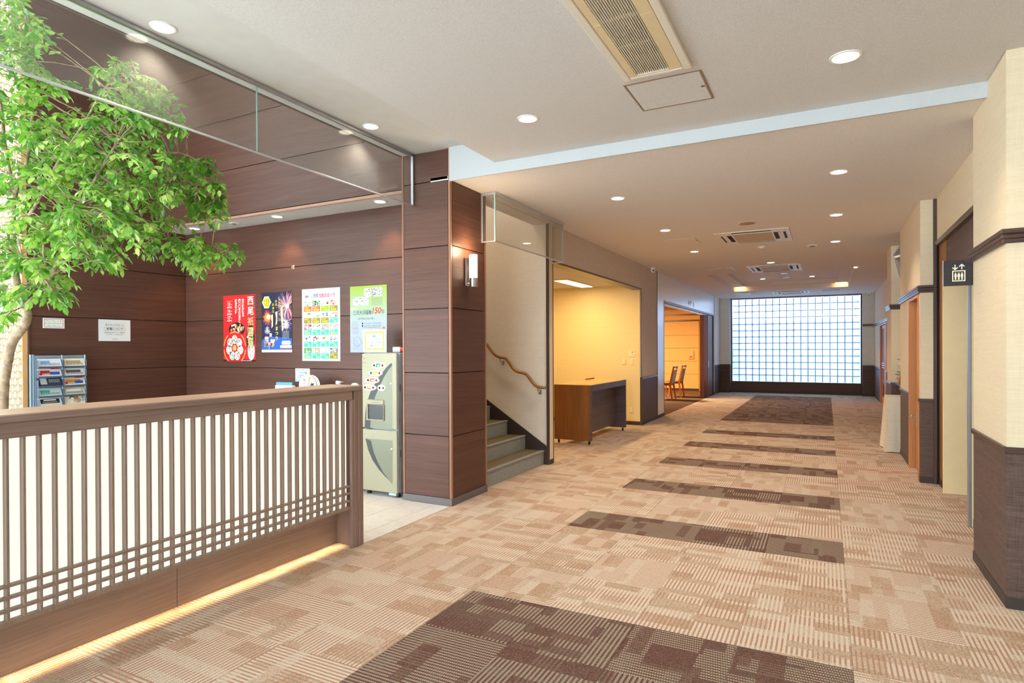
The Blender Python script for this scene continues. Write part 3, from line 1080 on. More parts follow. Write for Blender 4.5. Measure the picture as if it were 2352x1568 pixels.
for a, b in ((6.07, 6.688), (6.692, 7.31)):
    MB().bbox(1.232, 1.25, a, b, .005, 2.11, .003).obj('door_leaf', M['steel'], lift)
fr = MB().bbox(1.018, 1.24, 7.30, 7.34, 0, 2.14, .003).bbox(1.018, 1.24, 6.04, 6.065, 0, 2.14, .003).bbox(1.0185, 1.24, 6.064, 7.301, 2.10, 2.1395, .003)
fr.obj('door_frame', plain('cream_lift_frame', (238, 212, 164), .5), lift)
MB().bbox(1.006, 1.03, 6.035, 6.07, 0, 2.14, .004).obj('frame_edge', M['steel'], lift)
# pier with the service door
YQ = 7.772
pr = struct('wall_right.001', MB().box(XR + .006, 1.03, YQ + .006, 7.875, 0, ZC).box(XR + .006, 1.5, 8.725, 9.765, 0, ZC).box(XR + .006, 1.5, 7.875, 8.725, 2.02, ZC).box(1.0, 1.5, YQ + .006, 8.8, 0, ZC), M['joint'])
dressed(pr, XR, 1.03, YQ, 'x', -1, True, (1, 0))
for lo, hi in ((YQ + .006, 7.868), (8.732, 9.765)):
    MB().box(XR, XR + .006, lo, hi, DZ1, 2.02).obj('wallpaper', M['cream'], pr)
    MB().box(XR - .001, XR + .006, lo, hi, .065, DZ0).obj('wainscot', M['wainscot'], pr)
    MB().bbox(XR - .014, XR + .004, lo, hi + (.014 if hi > 9 else 0), DZ0, DZ1, .004).obj('dado_rail', M['rail'], pr)
    MB().bbox(XR - .006, XR + .004, lo, hi, 0, .065, .002).obj('baseboard', M['base_dark'], pr)
MB().box(XR, XR + .006, YQ + .006, 9.765, 2.02, ZC).obj('wallpaper', M['cream'], pr)
MB().bbox(XR - .030, XR + .004, YQ + .006, 9.785, RZ0 + .045, RZ1 + .004, .006).bbox(XR - .018, XR + .004, YQ + .006, 9.775, RZ0 - .004, RZ0 + .022, .005).bbox(XR - .024, XR + .004, YQ + .006, 9.78, RZ0 + .02, RZ0 + .047, .006).obj('picture_rail', M['rail'], pr)
d2 = struct('door_2', MB().box(.985, 1.0, 7.875, 8.725, 0, 2.0), M['dark'])
MB().bbox(.935, .975, 7.91, 8.60, .01, 1.98, .004).obj('door_leaf', M['orangewood'], d2)
lk = MB().bbox(.931, .938, 8.53, 8.57, .50, .68, .002).obj('lock_plate', M['steel'], d2)
MB().tube([(.934, 8.55, .63), (.885, 8.55, .63)], .011, 10).lathe([(0.0, 0), (.02, .003), (.022, .012), (.014, .02), (0, .021)], (.872, 8.55, .63), 14, 'x').obj('door_knob', M['chrome'], d2)
fr = MB().bbox(XR - .012, .99, 8.69, 8.735, 0, 2.02, .004).bbox(XR - .012, .99, 7.865, 7.905, 0, 2.02, .004).bbox(XR - .0115, .99, 7.904, 8.691, 1.985, 2.0195, .004)
fr.obj('door_frame', M['orangewood'], d2)
# niche between the two piers
YN0, YN1 = 9.765, 11.085
struct('wall_niche', MB().box(1.42, 1.5, YN0, YN1 + .1, 0, ZC), M['cream'])
nb = struct('wall_right.003', MB().box(XR + .006, 1.5, YN1 + .006, 11.78, 0, ZC), M['cream'])
dressed(nb, XR, 1.42, YN1, 'x', -1, True, (1, 0))
dressed(nb, YN1, 11.785, XR, 'y', -1, True, (1, 1))
# last stretch, stepped back
X4 = 1.22
lw = struct('wall_right.002', MB().box(X4 + .006, 1.5, 11.78, 16.52, 0, ZC).box(X4 + .006, 1.5, 18.28, 21, 0, ZC).box(X4 + .006, 1.5, 16.52, 18.28, 2.02, ZC), M['joint'])
dressed(lw, 18.31, 20.55, X4, 'y', -1, False)
dressed(lw, 11.785, 16.48, X4, 'y', -1, False)
MB().box(X4, X4 + .006, 16.48, 18.31, 2.02, ZC).obj('wallpaper', M['cream'], lw)
MB().bbox(X4 - .03, X4 + .004, 11.785, 20.55, RZ0 + .04, RZ1, .006).bbox(X4 - .018, X4 + .004, 11.785, 20.55, RZ0, RZ0 + .04, .005).obj('picture_rail', M['rail'], lw)
d3 = struct('door_3', MB().box(1.30, 1.32, 16.52, 18.28, 0, 2.0), M['dark'])
MB().bbox(X4 - .012, 1.31, 18.24, 18.315, 0, 2.02, .004).bbox(X4 - .012, 1.31, 16.475, 16.55, 0, 2.02, .004).bbox(X4 - .0115, 1.31, 16.549, 18.241, 1.98, 2.0195, .004).obj('door_frame', M['orangewood'], d3)
lf = MB().bbox(1.25, 1.285, 17.40, 18.24, .01, 1.98, .004).bbox(1.25, 1.285, 16.56, 17.38, .01, 1.98, .004).obj('door_leaf', M['orangewood'], d3)
MB().bbox(1.244, 1.29, 17.55, 18.10, .2, 1.90, .003).obj('door_glass', M['screenglass'], d3)
MB().bbox(1.238, 1.25, 17.50, 18.14, .905, .93, .003).bbox(1.238, 1.25, 17.50, 18.14, .965, .99, .003).bbox(1.238, 1.25, 17.50, 18.14, 1.02, 1.045, .003).obj('glazing_bar', M['alu'], d3)
MB().bbox(1.24, 1.25, 16.9, 16.98, .86, .98, .003).obj('lock_plate', M['steel'], d3)
# back of the lobby: unseen entrance glazing assumed for fill daylight, partly walled up to dim it
eb = struct('wall_entrance', MB().box(-3.63, -2.9, -4.1, -4.0, 0, ZB + .1).box(3.6, 4.4, -4.1, -4.0, 0, ZB).box(-2.9, 3.6, -4.1, -4.0, 2.75, ZB).box(.4, 3.6, -4.1, -4.0, 0, 2.75).box(4.3, 4.4, -4.1, 4.3, 0, ZB), M['cream'])
wv = MB()
for x in (-2.9, -1.28, .34, 1.97, 3.55):
    wv.box(x, x + .05, -4.08, -4.02, 0, 2.75)
wv.box(-2.9, 3.6, -4.08, -4.02, 2.70, 2.75).box(-2.9, 3.6, -4.08, -4.02, 0, .06)
wx = struct('window_3', wv, M['alu'])
MB().box(-2.9, 3.6, -4.055, -4.045, .06, 2.70).obj('pane', M['glass'], wx)

# ------------------------------------------------------------------ woven daylight screen of the reception
w2 = struct('window_2', MB().bbox(XO - .04, XO + .012, 3.272, 3.319, 0, 6.1, .003).bbox(XO - .04, XO + .012, -1.0, -.95, 0, 6.1, .003), wood('screen_post_wood', (206, 150, 92), (232, 180, 122), .45, 'v', 120))
ws = MB()
ny, nz = int((3.27 - 0.9) / .0225), 84
for i in range(ny):
    y1 = 3.270 - i * .0225
    for k in range(nz):
        z0 = k * .0685
        if (i + k) % 2:
            ws.box(XO - .012, XO - .004, y1 - .024, y1, z0, z0 + .074)
        else:
            ws.box(XO - .028, XO - .020, y1 - .017, y1 - .004, z0 - .006, z0 + .074)
ws.obj('woven_screen', M['screen'], w2, kind='stuff')
MB().box(XO - .026, XO - .018, -.95, .9, 0, 6.1).obj('fill_screen_board', M['screen_fill'], w2)  # unseen stretch, kept clearer than the woven part to light the void
# outside wall beyond the screen and behind the reception
struct('wall_service', MB().box(XO - .12, XO - .02, -4.1, -1.0, 0, 6.1), M['soffit'])

# ground and pale garden wall outside the glass blocks
struct('garden_ground', MB().box(-12, 10, 21.2, 30, -.2, -.1), plain('pale_gravel', (190, 196, 200), .9))
struct('garden_wall', MB().box(-12, 10, 24.6, 24.8, -.2, 2.42), plain('pale_render', (196, 210, 226), .9))
struct('garden_wall.001', MB().box(-12, 10, 24.55, 24.6, -.2, .62), plain('white_plinth', (236, 240, 244), .9))

# ------------------------------------------------------------------ reception counter
ct = thing('reception_counter', 'long brown wood reception counter with backlit white front behind vertical slats', 'counter', (-3.2, 1.5, 0))
CY0, CY1 = -0.6, 3.51
MB().bbox(-3.39, XL + .002, CY0, CY1, 1.150, 1.186, .003).obj('counter_top', M['counter_top'], ct)
MB().bbox(XL - .028, XL, CY0, 3.405, 1.084, 1.172, .003).bbox(XL - .02, XL + .010, CY0, CY1 - .002, 1.150, 1.1845, .004).obj('top_rail', M['counter'], ct)
MB().bbox(XL - .028, XL - .002, 3.400, 3.465, 0, 1.086, .003).bbox(XL - .03, XL + .003, 3.425, 3.50, 0, 1.152, .003).bbox(XL - .028, XL + .009, 3.462, CY1, 0, 1.152, .004).obj('end_stile', M['counter_v'], ct)
MB().bbox(-3.39, XL - .028, 3.445, CY1 - .004, 0, 1.15, .003).obj('end_panel', M['counter_v'], ct)
MB().bbox(-3.285, -3.275, CY0, 2.178, 0, .36, .001).bbox(-3.285, -3.275, 2.181, 3.446, 0, .36, .001).obj('kick_board', M['counter'], ct)
MB().bbox(-3.39, -3.29, CY0, 3.44, 0, 1.15, .003).obj('carcass', M['counter'], ct)
MB().box(-3.285, -3.146, CY0, 3.44, .36, .372).box(-3.285, -3.146, CY0, 3.44, 1.12, 1.13).obj('light_box', M['soffit'], ct)
MB().box(-3.146, -3.140, CY0, 3.402, .30, 1.10).obj('light_panel', M['panel_light'], ct)
y = 3.338
sl0 = None
while y > CY0 + .03:
    m = MB().bbox(-3.126, -3.096, -.0058, .0058, .288, 1.088, .0015)
    if sl0 is None:
        m.v = [(a, b + y, c) for a, b, c in m.v]
        sl0 = m.obj('slat', M['slat'], ct)
        sl_y = y
    else:
        o = sl0.copy()
        COL.objects.link(o)
        o.location = (0, y - sl_y, 0)
    y -= .0616
for z, hh in ((.4535, .012), (.402, .012), (.348, .012), (.2955, .02)):
    MB().bbox(-3.124, -3.0945, CY0, 3.402, z - hh / 2, z + hh / 2, .0015).obj('rail', M['slat'], ct)
led = area('led_strip', (-3.255, 1.42, .352), (-3.255, 1.42, 0), P_LED, (1.0, .72, .36), .03, 4.0, parent=ct, spread=30)
led.rotation_euler = (0, -.13, 0)

# ------------------------------------------------------------------ woody indoor tree
tr = thing('tree', 'tall leafy potted indoor tree with a bent pale trunk behind the counter', 'tree', (-5.05, 2.20, 0))
rnd = random.Random(11)
_cr, _cu, _cb = Vector(_r), Vector(_u), Vector(_b)
FPX = 1396.24


def at(px, py, D):
    """point seen at a photo pixel, D metres deep: used only to read the tree's shape off the photo"""
    return Vector((0, 0, 1.459)) - _cb * D + _cr * ((px - 1176) / FPX * D) - _cu * ((py - 803.87) / FPX * D)


def branch(pts, r0, r1):
    P = [at(*p) for p in pts]
    Q = []
    for i in range(len(P) - 1):
        a, b, c, d = P[max(0, i - 1)], P[i], P[i + 1], P[min(len(P) - 1, i + 2)]
        for k in range(4):
            t = k / 4
            Q.append(.5 * (2 * b + (c - a) * t + (2 * a - 5 * b + 4 * c - d) * t * t + (3 * b - a - 3 * c + d) * t ** 3))
    Q.append(P[-1])
    return Q, [r0 + (r1 - r0) * i / (len(Q) - 1) for i in range(len(Q))]


D0 = 4.38
base = Vector((-5.05, 2.20, .42))
Q, R = branch([(6, 939, D0), (9, 880, D0), (17, 830, D0), (26, 790, D0), (40, 768, D0), (56, 746, D0), (62, 722, D0), (56, 700, D0)], .034, .029)
MB().tube([tuple(base), tuple((base + Q[0]) / 2 + Vector((.02, 0, 0)))] + [tuple(q) for q in Q], [.042, .038] + R, 14).obj('trunk', M['bark'], tr, smooth=True)
skel = []
for pts, r0, r1 in (
        ([(58, 706, D0), (88, 676, D0), (112, 641, D0), (131, 609, D0 - .05), (156, 562, D0 - .1), (190, 470, D0 - .15), (225, 400, D0 - .15), (268, 330, D0 - .1)], 0.0232, 0.0074),
        ([(56, 706, D0), (45, 680, D0 + .05), (36, 620, D0 + .1), (30, 540, D0 + .1), (34, 450, D0 + .1), (60, 380, D0 + .15)], 0.0244, 0.0136),
        ([(34, 450, D0 + .1), (12, 340, D0 + .15), (2, 240, D0 + .2), (-30, 120, D0 + .2)], 0.0151, 0.0062),
        ([(60, 380, D0 + .15), (74, 270, D0 + .2), (80, 170, D0 + .2), (70, 60, D0 + .2)], 0.0116, 0.0050),
        ([(30, 540, D0 + .1), (70, 490, D0), (99, 440, D0), (137, 367, D0), (191, 287, D0), (222, 232, D0), (260, 180, D0)], 0.0139, 0.0050),
        ([(99, 440, D0), (160, 350, D0 + .15), (240, 296, D0 + .2), (310, 260, D0 + .25), (380, 250, D0 + .3)], 0.0104, 0.0037),
        ([(190, 470, D0 - .15), (268, 395, D0), (330, 370, D0 + .1), (410, 350, D0 + .2), (490, 392, D0 + .25)], 0.0104, 0.0037),
        ([(131, 609, D0 - .05), (191, 552, D0), (293, 540, D0 + .1), (414, 553, D0 + .2), (470, 560, D0 + .25), (535, 582, D0 + .3)], 0.0104, 0.0025),
        ([(225, 400, D0 - .15), (300, 440, D0), (390, 430, D0 + .1), (500, 452, D0 + .25)], 0.0081, 0.0031),
        ([(112, 641, D0), (100, 560, D0 - .2), (140, 500, D0 - .3), (180, 480, D0 - .3)], 0.0081, 0.0031),
        ([(36, 620, D0 + .1), (-20, 560, D0 + .1), (-60, 480, D0 + .2), (-120, 380, D0 + .2)], 0.0128, 0.0050),
        ([(36, 620, D0 + .1), (60, 600, D0 - .2), (100, 640, D0 - .3)], 0.0058, 0.0025)):
    Q, R = branch(pts, r0, r1)
    MB().tube([tuple(q) for q in Q], R, 9).obj('branch', M['bark'], tr, smooth=True)
    skel += Q
LEAF_V = [(0, 0, 0), (.26, .22, .03), (.55, .25, .015), (.82, .13, -.05), (1, 0, -.13), (.26, -.22, .03), (.55, -.25, .015), (.82, -.13, -.05), (.26, 0, -.02), (.55, 0, -.04), (.82, 0, -.08)]
LEAF_F = [(0, 8, 1), (8, 9, 2, 1), (9, 10, 3, 2), (10, 4, 3), (0, 5, 8), (8, 5, 6, 9), (9, 6, 7, 10), (10, 7, 4)]


def leaf_material():
    t = NT('glossy_leaf')
    p = t.pos()
    f = t.noise(p, 14.0, 2)
    wn = t.n('TexWhiteNoise')
    t.link(t.vec('FLOOR', t.stretch(p, (16, 16, 16))), wn.inputs['Vector'])
    g = t.math('MULTIPLY_ADD', f, 0.5, t.math('MULTIPLY', wn.outputs['Value'], 0.55))
    col = t.ramp(g, [(0.15, lin((44, 104, 46))), (0.5, lin((112, 168, 68))), (0.85, lin((206, 226, 124)))])
    pr = t.n('BsdfPrincipled')
    t.link(col, pr.inputs['Base Color'])
    pr.inputs['Roughness'].default_value = 0.26
    tl = t.n('BsdfTranslucent')
    t.link(t.mix(0.5, col, lin((150, 220, 60))), tl.inputs[0])
    mx = t.n('MixShader')
    mx.inputs[0].default_value = 0.34
    t.link(pr.outputs[0], mx.inputs[1])
    t.link(tl.outputs[0], mx.inputs[2])
    t.link(mx.outputs[0], t.out.inputs[0])
    return t.m


LM = leaf_material()
lme = bpy.data.meshes.new('leaf')
lme.from_pydata(LEAF_V, [], LEAF_F)
lme.materials.append(LM)
lme.polygons.foreach_set('use_smooth', [True] * len(LEAF_F))
# regions of the crown read off the photo: centre px, radii px, depth, twigs
crown = [(22, 70, 80, 92, D0 + .15, .45, 56), (105, 185, 66, 30, D0 + .2, .25, 13), (290, 215, 90, 80, D0 + .12, .40, 54), (355, 270, 80, 60, D0 + .2, .35, 34),
         (30, 300, 105, 110, D0 + .2, .5, 46), (150, 310, 95, 70, D0, .45, 34), (240, 370, 150, 62, D0, .5, 52), (120, 440, 130, 70, D0 - .1, .5, 48), (300, 435, 110, 48, D0, .45, 38),
         (448, 402, 66, 44, D0 + .24, .25, 26), (478, 458, 44, 42, D0 + .27, .2, 22), (330, 500, 90, 32, D0 + .05, .35, 24), (210, 520, 120, 48, D0 - .1, .45, 38),
         (90, 560, 110, 62, D0 - .1, .5, 40), (60, 640, 85, 46, D0 - .1, .4, 22), (130, 660, 30, 42, D0 - .15, .2, 9), (8, 700, 20, 34, D0 - .1, .2, 5),
         (230, 585, 62, 26, D0 + .02, .25, 13), (395, 556, 80, 22, D0 + .2, .2, 16), (475, 568, 66, 22, D0 + .28, .15, 18), (522, 584, 22, 16, D0 + .3, .1, 6), (450, 608, 26, 20, D0 + .25, .12, 5), (-90, 300, 90, 260, D0 + .2, .5, 60), (-60, 600, 70, 90, D0, .4, 18)]
twg = MB()
leaves = []
for cx, cy, rx, ry, dd, dj, n in crown:
    for _ in range(int(n * 1.25)):
        while True:
            a, b = rnd.uniform(-1, 1), rnd.uniform(-1, 1)
            if a * a + b * b < 1:
                break
        D = dd + rnd.uniform(-dj, dj)
        px, py = cx + a * rx, cy + b * ry
        D = max(D, 4.02 / max(.6, (.46 - (px - 1176) / FPX * .888)) * .9)
        e = at(px, py, D)
        if e.x > -3.60:
            e.x = -3.60 - rnd.random() * .1
        s = min(skel, key=lambda q: (q - e).length_squared + max(0, q.z - e.z) * .2)
        v = e - s
        if v.length > .55:
            s = e - v.normalized() * .55
        mid = (s + e) / 2 + Vector((0, 0, .05 * v.length))
        tip = e + Vector((v.x, v.y, 0)).normalized() * .05 + Vector((0, 0, -.05)) if v.length > .01 else e
        pth = [s, (s + mid) / 2 + Vector((0, 0, .01)), mid, (mid + e) / 2 + Vector((0, 0, .012)), e, tip]
        twg.tube([tuple(q) for q in pth], [.0036, .0033, .003, .0024, .0018, .001], 5, cap=False)
        nl = rnd.randint(8, 11)
        for i in range(nl):
            t = 1 - (i / nl) * .52
            k = t * (len(pth) - 1)
            j = min(int(k), len(pth) - 2)
            q = pth[j].lerp(pth[j + 1], k - j)
            d = (pth[j + 1] - pth[j]).normalized()
            if d.length < .5:
                d = Vector((0, 0, -1))
            side = Vector((-d.y, d.x, 0))
            if side.length < .1:
                side = Vector((1, 0, 0))
            side = side.normalized() * (1 if i % 2 else -1)
            if i == 0:
                side = side * 0.1
            ax = (d * rnd.uniform(.35, .9) + side * rnd.uniform(.5, 1.0) + Vector((rnd.uniform(-.25, .25), rnd.uniform(-.25, .25), rnd.uniform(-.75, .05)))).normalized()
            up = Vector((rnd.uniform(-.5, .5), rnd.uniform(-.5, .5), 1))
            up = (up - ax * up.dot(ax)).normalized()
            if rnd.random() < .12:
                up = -up
            L = rnd.uniform(.056, .084) * (0.8 if t > .9 else 1)
            yv = up.cross(ax)
            q2 = q + ax * .008
            Mx = Matrix(((ax.x * L, yv.x * L, up.x * L, q2.x), (ax.y * L, yv.y * L, up.y * L, q2.y), (ax.z * L, yv.z * L, up.z * L, q2.z), (0, 0, 0, 1)))
            if (Mx @ Vector((1, 0, 0))).x < -3.545:
                leaves.append((Mx, (q - Vector((0, 0, 1.459))).length, L))
twg.obj('twigs', M['bark'], tr, smooth=True, kind='stuff')


def in_frame(p):
    d = -(_cb.dot(p - Vector((0, 0, 1.459))))
    return d > .1 and abs(_cr.dot(p) / d) < .84 and (_cu.dot(p - Vector((0, 0, 1.459))) / d) < .57


leaves.sort(key=lambda m: (not in_frame(m[0].translation), m[1] / m[2]))
ro = Vector(tr['_o'])
for Mx, _, _ in leaves[:300]:
    o = bpy.data.objects.new('leaf', lme)
    COL.objects.link(o)
    o.parent = tr
    o.matrix_local = Matrix.Translation(-ro) @ Mx
fm = MB()
for Mx, _, _ in leaves[300:]:
    fm.add([tuple(Mx @ Vector(v)) for v in LEAF_V], LEAF_F)
fm.obj('foliage', LM, tr, smooth=True, kind='stuff')
MB().lathe([(.17, 0), (.20, .02), (.24, .38), (.255, .385), (.255, .43), (.235, .43), (.225, .40), (0, .40)], (-5.05, 2.2, 0), 28).obj('planter', M['terracotta'], tr, smooth=True)

# ------------------------------------------------------------------ smoke screens of clear glass hung from the ceiling
gs = thing('glass_smoke_screen', 'long clear glass smoke screen hung under the ceiling along the counter', 'glass panel', (-3.5, 3.0, 2.81))
for a, b in ((-1.0, 1.136), (1.142, 2.928), (2.934, 4.715)):
    MB().box(-3.504, -3.496, a, b, 2.822, 3.285).obj('pane', M['smoke'], gs)
MB().bbox(-3.507, -3.493, -1.0, 4.716, 2.812, 2.824, .002).obj('bottom_rail', M['alu'], gs)
MB().bbox(-3.515, -3.485, -1.0, 4.718, 3.28, ZB, .003).obj('top_rail', M['steel'], gs)
MB().bbox(-3.512, -3.488, 4.700, 4.719, 2.812, 3.285, .002).obj('wall_channel', M['alu'], gs)
for yy in (1.139, 2.931):
    MB().box(-3.505, -3.495, yy - .003, yy + .003, 2.824, 3.283).obj('joint_strip', plain('green_glass_edge', (150, 186, 178), .3), gs)
gx = thing('glass_smoke_screen', 'boxed clear glass smoke screen hung above the stair opening', 'glass panel', (-3.0, 6.16, 2.515))
BX = -2.922
MB().box(BX - .008, BX, 5.292, 7.030, 2.526, 2.985).obj('pane', M['smoke'], gx)
for yy in (5.286, 7.028):
    MB().box(XL, BX - .008, yy, yy + .008, 2.526, 2.985).obj('end_pane', M['smoke'], gx)
    MB().bbox(XL, XL + .014, yy - .006, yy + .014, 2.515, 2.985, .002).obj('wall_channel', M['alu'], gx)
    MB().box(BX - .010, BX + .002, yy - .002, yy + .010, 2.526, 2.985).obj('edge_strip', plain('aqua_glass_edge', (176, 214, 220), .25), gx)
MB().bbox(BX - .011, BX + .003, 5.284, 7.038, 2.515, 2.528, .002).bbox(XL, BX - .008, 5.284, 5.296, 2.515, 2.528, .002).bbox(XL, BX - .008, 7.026, 7.038, 2.515, 2.528, .002).obj('bottom_rail', M['alu'], gx)
MB().bbox(BX - .016, BX + .010, 5.278, 7.044, 2.982, ZC, .003).bbox(XL, BX - .016, 5.278, 5.302, 2.982, ZC, .003).bbox(XL, BX - .016, 7.020, 7.044, 2.982, ZC, .003).obj('top_rail', M['alu'], gx)


# ------------------------------------------------------------------ lamps
def downlight(x, y, z, r, label, power, size=125, group=None, color=WARM, tgt=None, wallw=False, blend=.7):
    d = thing('downlight', label, 'ceiling light', (x, y, z), 0, group)
    MB().lathe([(r * .80, -.002), (r * .86, -.006), (r, -.005), (r * 1.02, 0.0)], (x, y, z), 32).obj('trim_ring', M['plastic'], d, smooth=True)
    MB().lathe([(0, -.0052), (r * .80, -.0050), (r * .80, -.004)], (x, y, z), 32).obj('lens', M['lens'], d)
    spot('lamp', (x, y, z - .03), tgt or (x, y, 0), power, color, size, blend, .06, d)
    return d


G_D = 'round recessed downlights'
downlight(-1.894, 3.915, ZM, .075, 'round lit downlight in the lobby ceiling left of the access hatch', P_DOWN, group=G_D)
downlight(.096, 3.925, ZM, .082, 'large round lit downlight in the lobby ceiling nearest the wallpapered pillar', P_DOWN, group=G_D)
downlight(-3.375, 2.183, ZB, .068, 'bright downlight in the raised ceiling band, the one nearest the tree', P_BAND, group=G_D)
downlight(-3.362, 3.956, ZB, .068, 'bright downlight in the raised ceiling band beside the wood pillar', P_BAND, group=G_D)
for i, (x, y) in enumerate(((-1.93, 6.131), (-1.904, 8.110), (-1.91, 10.138), (.097, 6.145), (.10, 8.127), (.113, 10.178))):
    w = ('first', 'second', 'third')[i % 3]
    downlight(x, y, ZC, .075, f'corridor downlight, {w} beyond the white bulkhead in the row on the ' + ('stair side' if i < 3 else 'lift side'), P_DOWN * (1, .9, .65)[i % 3], group=G_D)
downlight(-.916, 12.145, ZC, .075, 'single downlight just before the second corridor air conditioner', P_DOWN * .6, group=G_D)
downlight(-1.47, 16.9, Z2, .07, 'downlight in the ceiling coffer on the folding door side', P_DOWN * .4, group=G_D)
downlight(-.33, 16.9, Z2, .07, 'downlight in the ceiling coffer on the far door side', P_DOWN * .4, group=G_D)
for x, w in ((-6.959, 'nearest the office corner'), (-5.516, 'in the middle of the row'), (-4.041, 'nearest the wood pillar')):
    downlight(x, 4.89, ZS, .066, 'small downlight washing the poster wall, ' + w, P_SOFFIT, 84, 'poster wall downlights', (1.0, .55, .20), (x, 4.96, 0), blend=.4)
for x0, y0, dx, dy in ((OX0 + .16, OY1 - .1, 1, 0), (OX1 - .16, OY1 - .1, -1, 0)):
    cv = thing('cove_light', 'warm cove lamp glowing at the ' + ('folding door end' if dx > 0 else 'far door end') + ' of the ceiling coffer', 'cove light', (x0, y0, Z1 - .03))
    MB().bbox(x0 - .13, x0 + .13, y0 - .02, y0 + .02, Z1 - .028, Z1 - .002, .003).obj('lamp_body', emit('cove_lamp', (1.0, .62, .22), 4), cv)
    spot('lamp', (x0, y0 - .05, Z1 - .04), (x0, OY1, Z1 - .08), P_COVE, (1, .62, .24), 150, .8, .05, cv)
cvg = thing('cove_light', 'tiny lit lamp at the near corner of the ceiling coffer by the lift side', 'cove light', (.49, 13.66, ZC - .03))
MB().lathe([(0, -.02), (.03, -.015), (.035, 0)], (.50, 13.66, ZC), 14).obj('lens', emit('small_lamp', (1, .85, .6), 5), cvg)
# alcove fluorescent
fx = thing('fluorescent_light', 'long white fluorescent ceiling light glowing in the yellow alcove', 'ceiling light', (-4.05, 10.26, 2.62))
MB().bbox(-4.20, -3.92, 9.60, 11.00, 2.612, 2.63, .003).obj('light_frame', M['plastic'], fx)
MB().bbox(-4.17, -3.95, 9.66, 10.94, 2.604, 2.613, .003).obj('diffuser', M['fluor'], fx)
area('lamp', (-4.06, 9.7, 2.60), (-4.06, 9.7, 0), P_ALCOVE, (1.0, .74, .34), .22, 1.3, fx)
# lamp over the upper landing of the stairs
ll = thing('landing_light', 'warm ceiling lamp above the upper stairs, hidden behind the wood pillar', 'ceiling light', (-4.4, 6.15, 5.44))
MB().lathe([(0, 5.44), (.16, 5.45), (.17, 5.5)], (-4.4, 6.15, 0), 24).obj('diffuser', emit('landing_lamp', (1, .8, .55), 3), ll)
spot('lamp', (-4.4, 6.15, 5.40), (-4.4, 6.3, 0), 120, (1, .78, .52), 150, .8, .12, ll)
# room behind the folding door
rl = thing('room_ceiling_light', 'warm ceiling lamp of the function room, hidden behind the door lintel', 'ceiling light', (-5.6, 17.5, 2.93))
MB().bbox(-5.9, -5.3, 17.2, 17.8, 2.90, 2.95, .01).obj('diffuser', emit('room_lamp', (1, .72, .36), 3), rl)
area('lamp', (-5.6, 17.5, 2.88), (-5.6, 17.5, 0), P_ROOM, (1.0, .72, .38), .6, .6, rl)
# wall sconce on the pillar
sc = thing('wall_sconce', 'chrome wall sconce with a lit white glass tube on the wood pillar', 'wall lamp', (XL, 4.99, 2.03))
MB().bbox(XL + .001, XL + .022, 4.955, 5.025, 2.055, 2.325, .006).obj('back_plate', M['chrome'], sc)
MB().tube([(XL + .02, 4.99, 2.075), (XL + .075, 4.99, 2.075)], .010, 10).obj('arm', M['chrome'], sc)
MB().lathe([(0, 2.125), (.0385, 2.128), (.0385, 2.345), (.034, 2.35), (0, 2.35)], (XL + .085, 4.985, 0), 28).obj('glass_tube', M['tube'], sc, smooth=True)
MB().lathe([(.036, 2.04), (.0395, 2.043), (.0395, 2.126), (.036, 2.13)], (XL + .085, 4.985, 0), 28).obj('chrome_holder', M['chrome'], sc, smooth=True)
lp = bpy.data.lights.new('lamp', 'POINT')
lp.energy, lp.color, lp.shadow_soft_size = P_SCONCE, (1, .72, .42), .04
lo = bpy.data.objects.new('lamp', lp)
COL.objects.link(lo)
lo.parent = sc
lo.location = (.085 + .05, -.005, .37)

# shrub outside the window, seen through the lower blocks
sh = thing('garden_shrub', 'green shrub outside, blurred behind the lower corner of the glass block window', 'shrub', (-3.15, 22.2, -.1))
ss, fl2 = MB(), MB()
for k in range(26):
    a = rnd.random() * 2 * pi
    e = Vector((-3.15 + .42 * cos(a) * rnd.random(), 22.2 + .4 * sin(a) * rnd.random(), rnd.uniform(.35, 1.75)))
    ss.tube([(-3.15, 22.2, -.1), (-3.15 + (e.x + 3.15) * .4, 22.2 + (e.y - 22.2) * .4, e.z * .6), tuple(e)], [.014, .009, .004], 5)
    for i in range(16):
        q = e + Vector((rnd.uniform(-.16, .16), rnd.uniform(-.16, .16), rnd.uniform(-.16, .16)))
        Mx = Matrix.Translation(q) @ Matrix.Rotation(rnd.random() * 6.28, 4, 'Z') @ Matrix.Rotation(rnd.uniform(-.9, .6), 4, 'Y') @ Matrix.Scale(rnd.uniform(.08, .13), 4)
        fl2.add([tuple(Mx @ Vector(v)) for v in LEAF_V], LEAF_F)
ss.obj('stems', M['bark'], sh, smooth=True)
fl2.obj('foliage', LM, sh, smooth=True, kind='stuff')

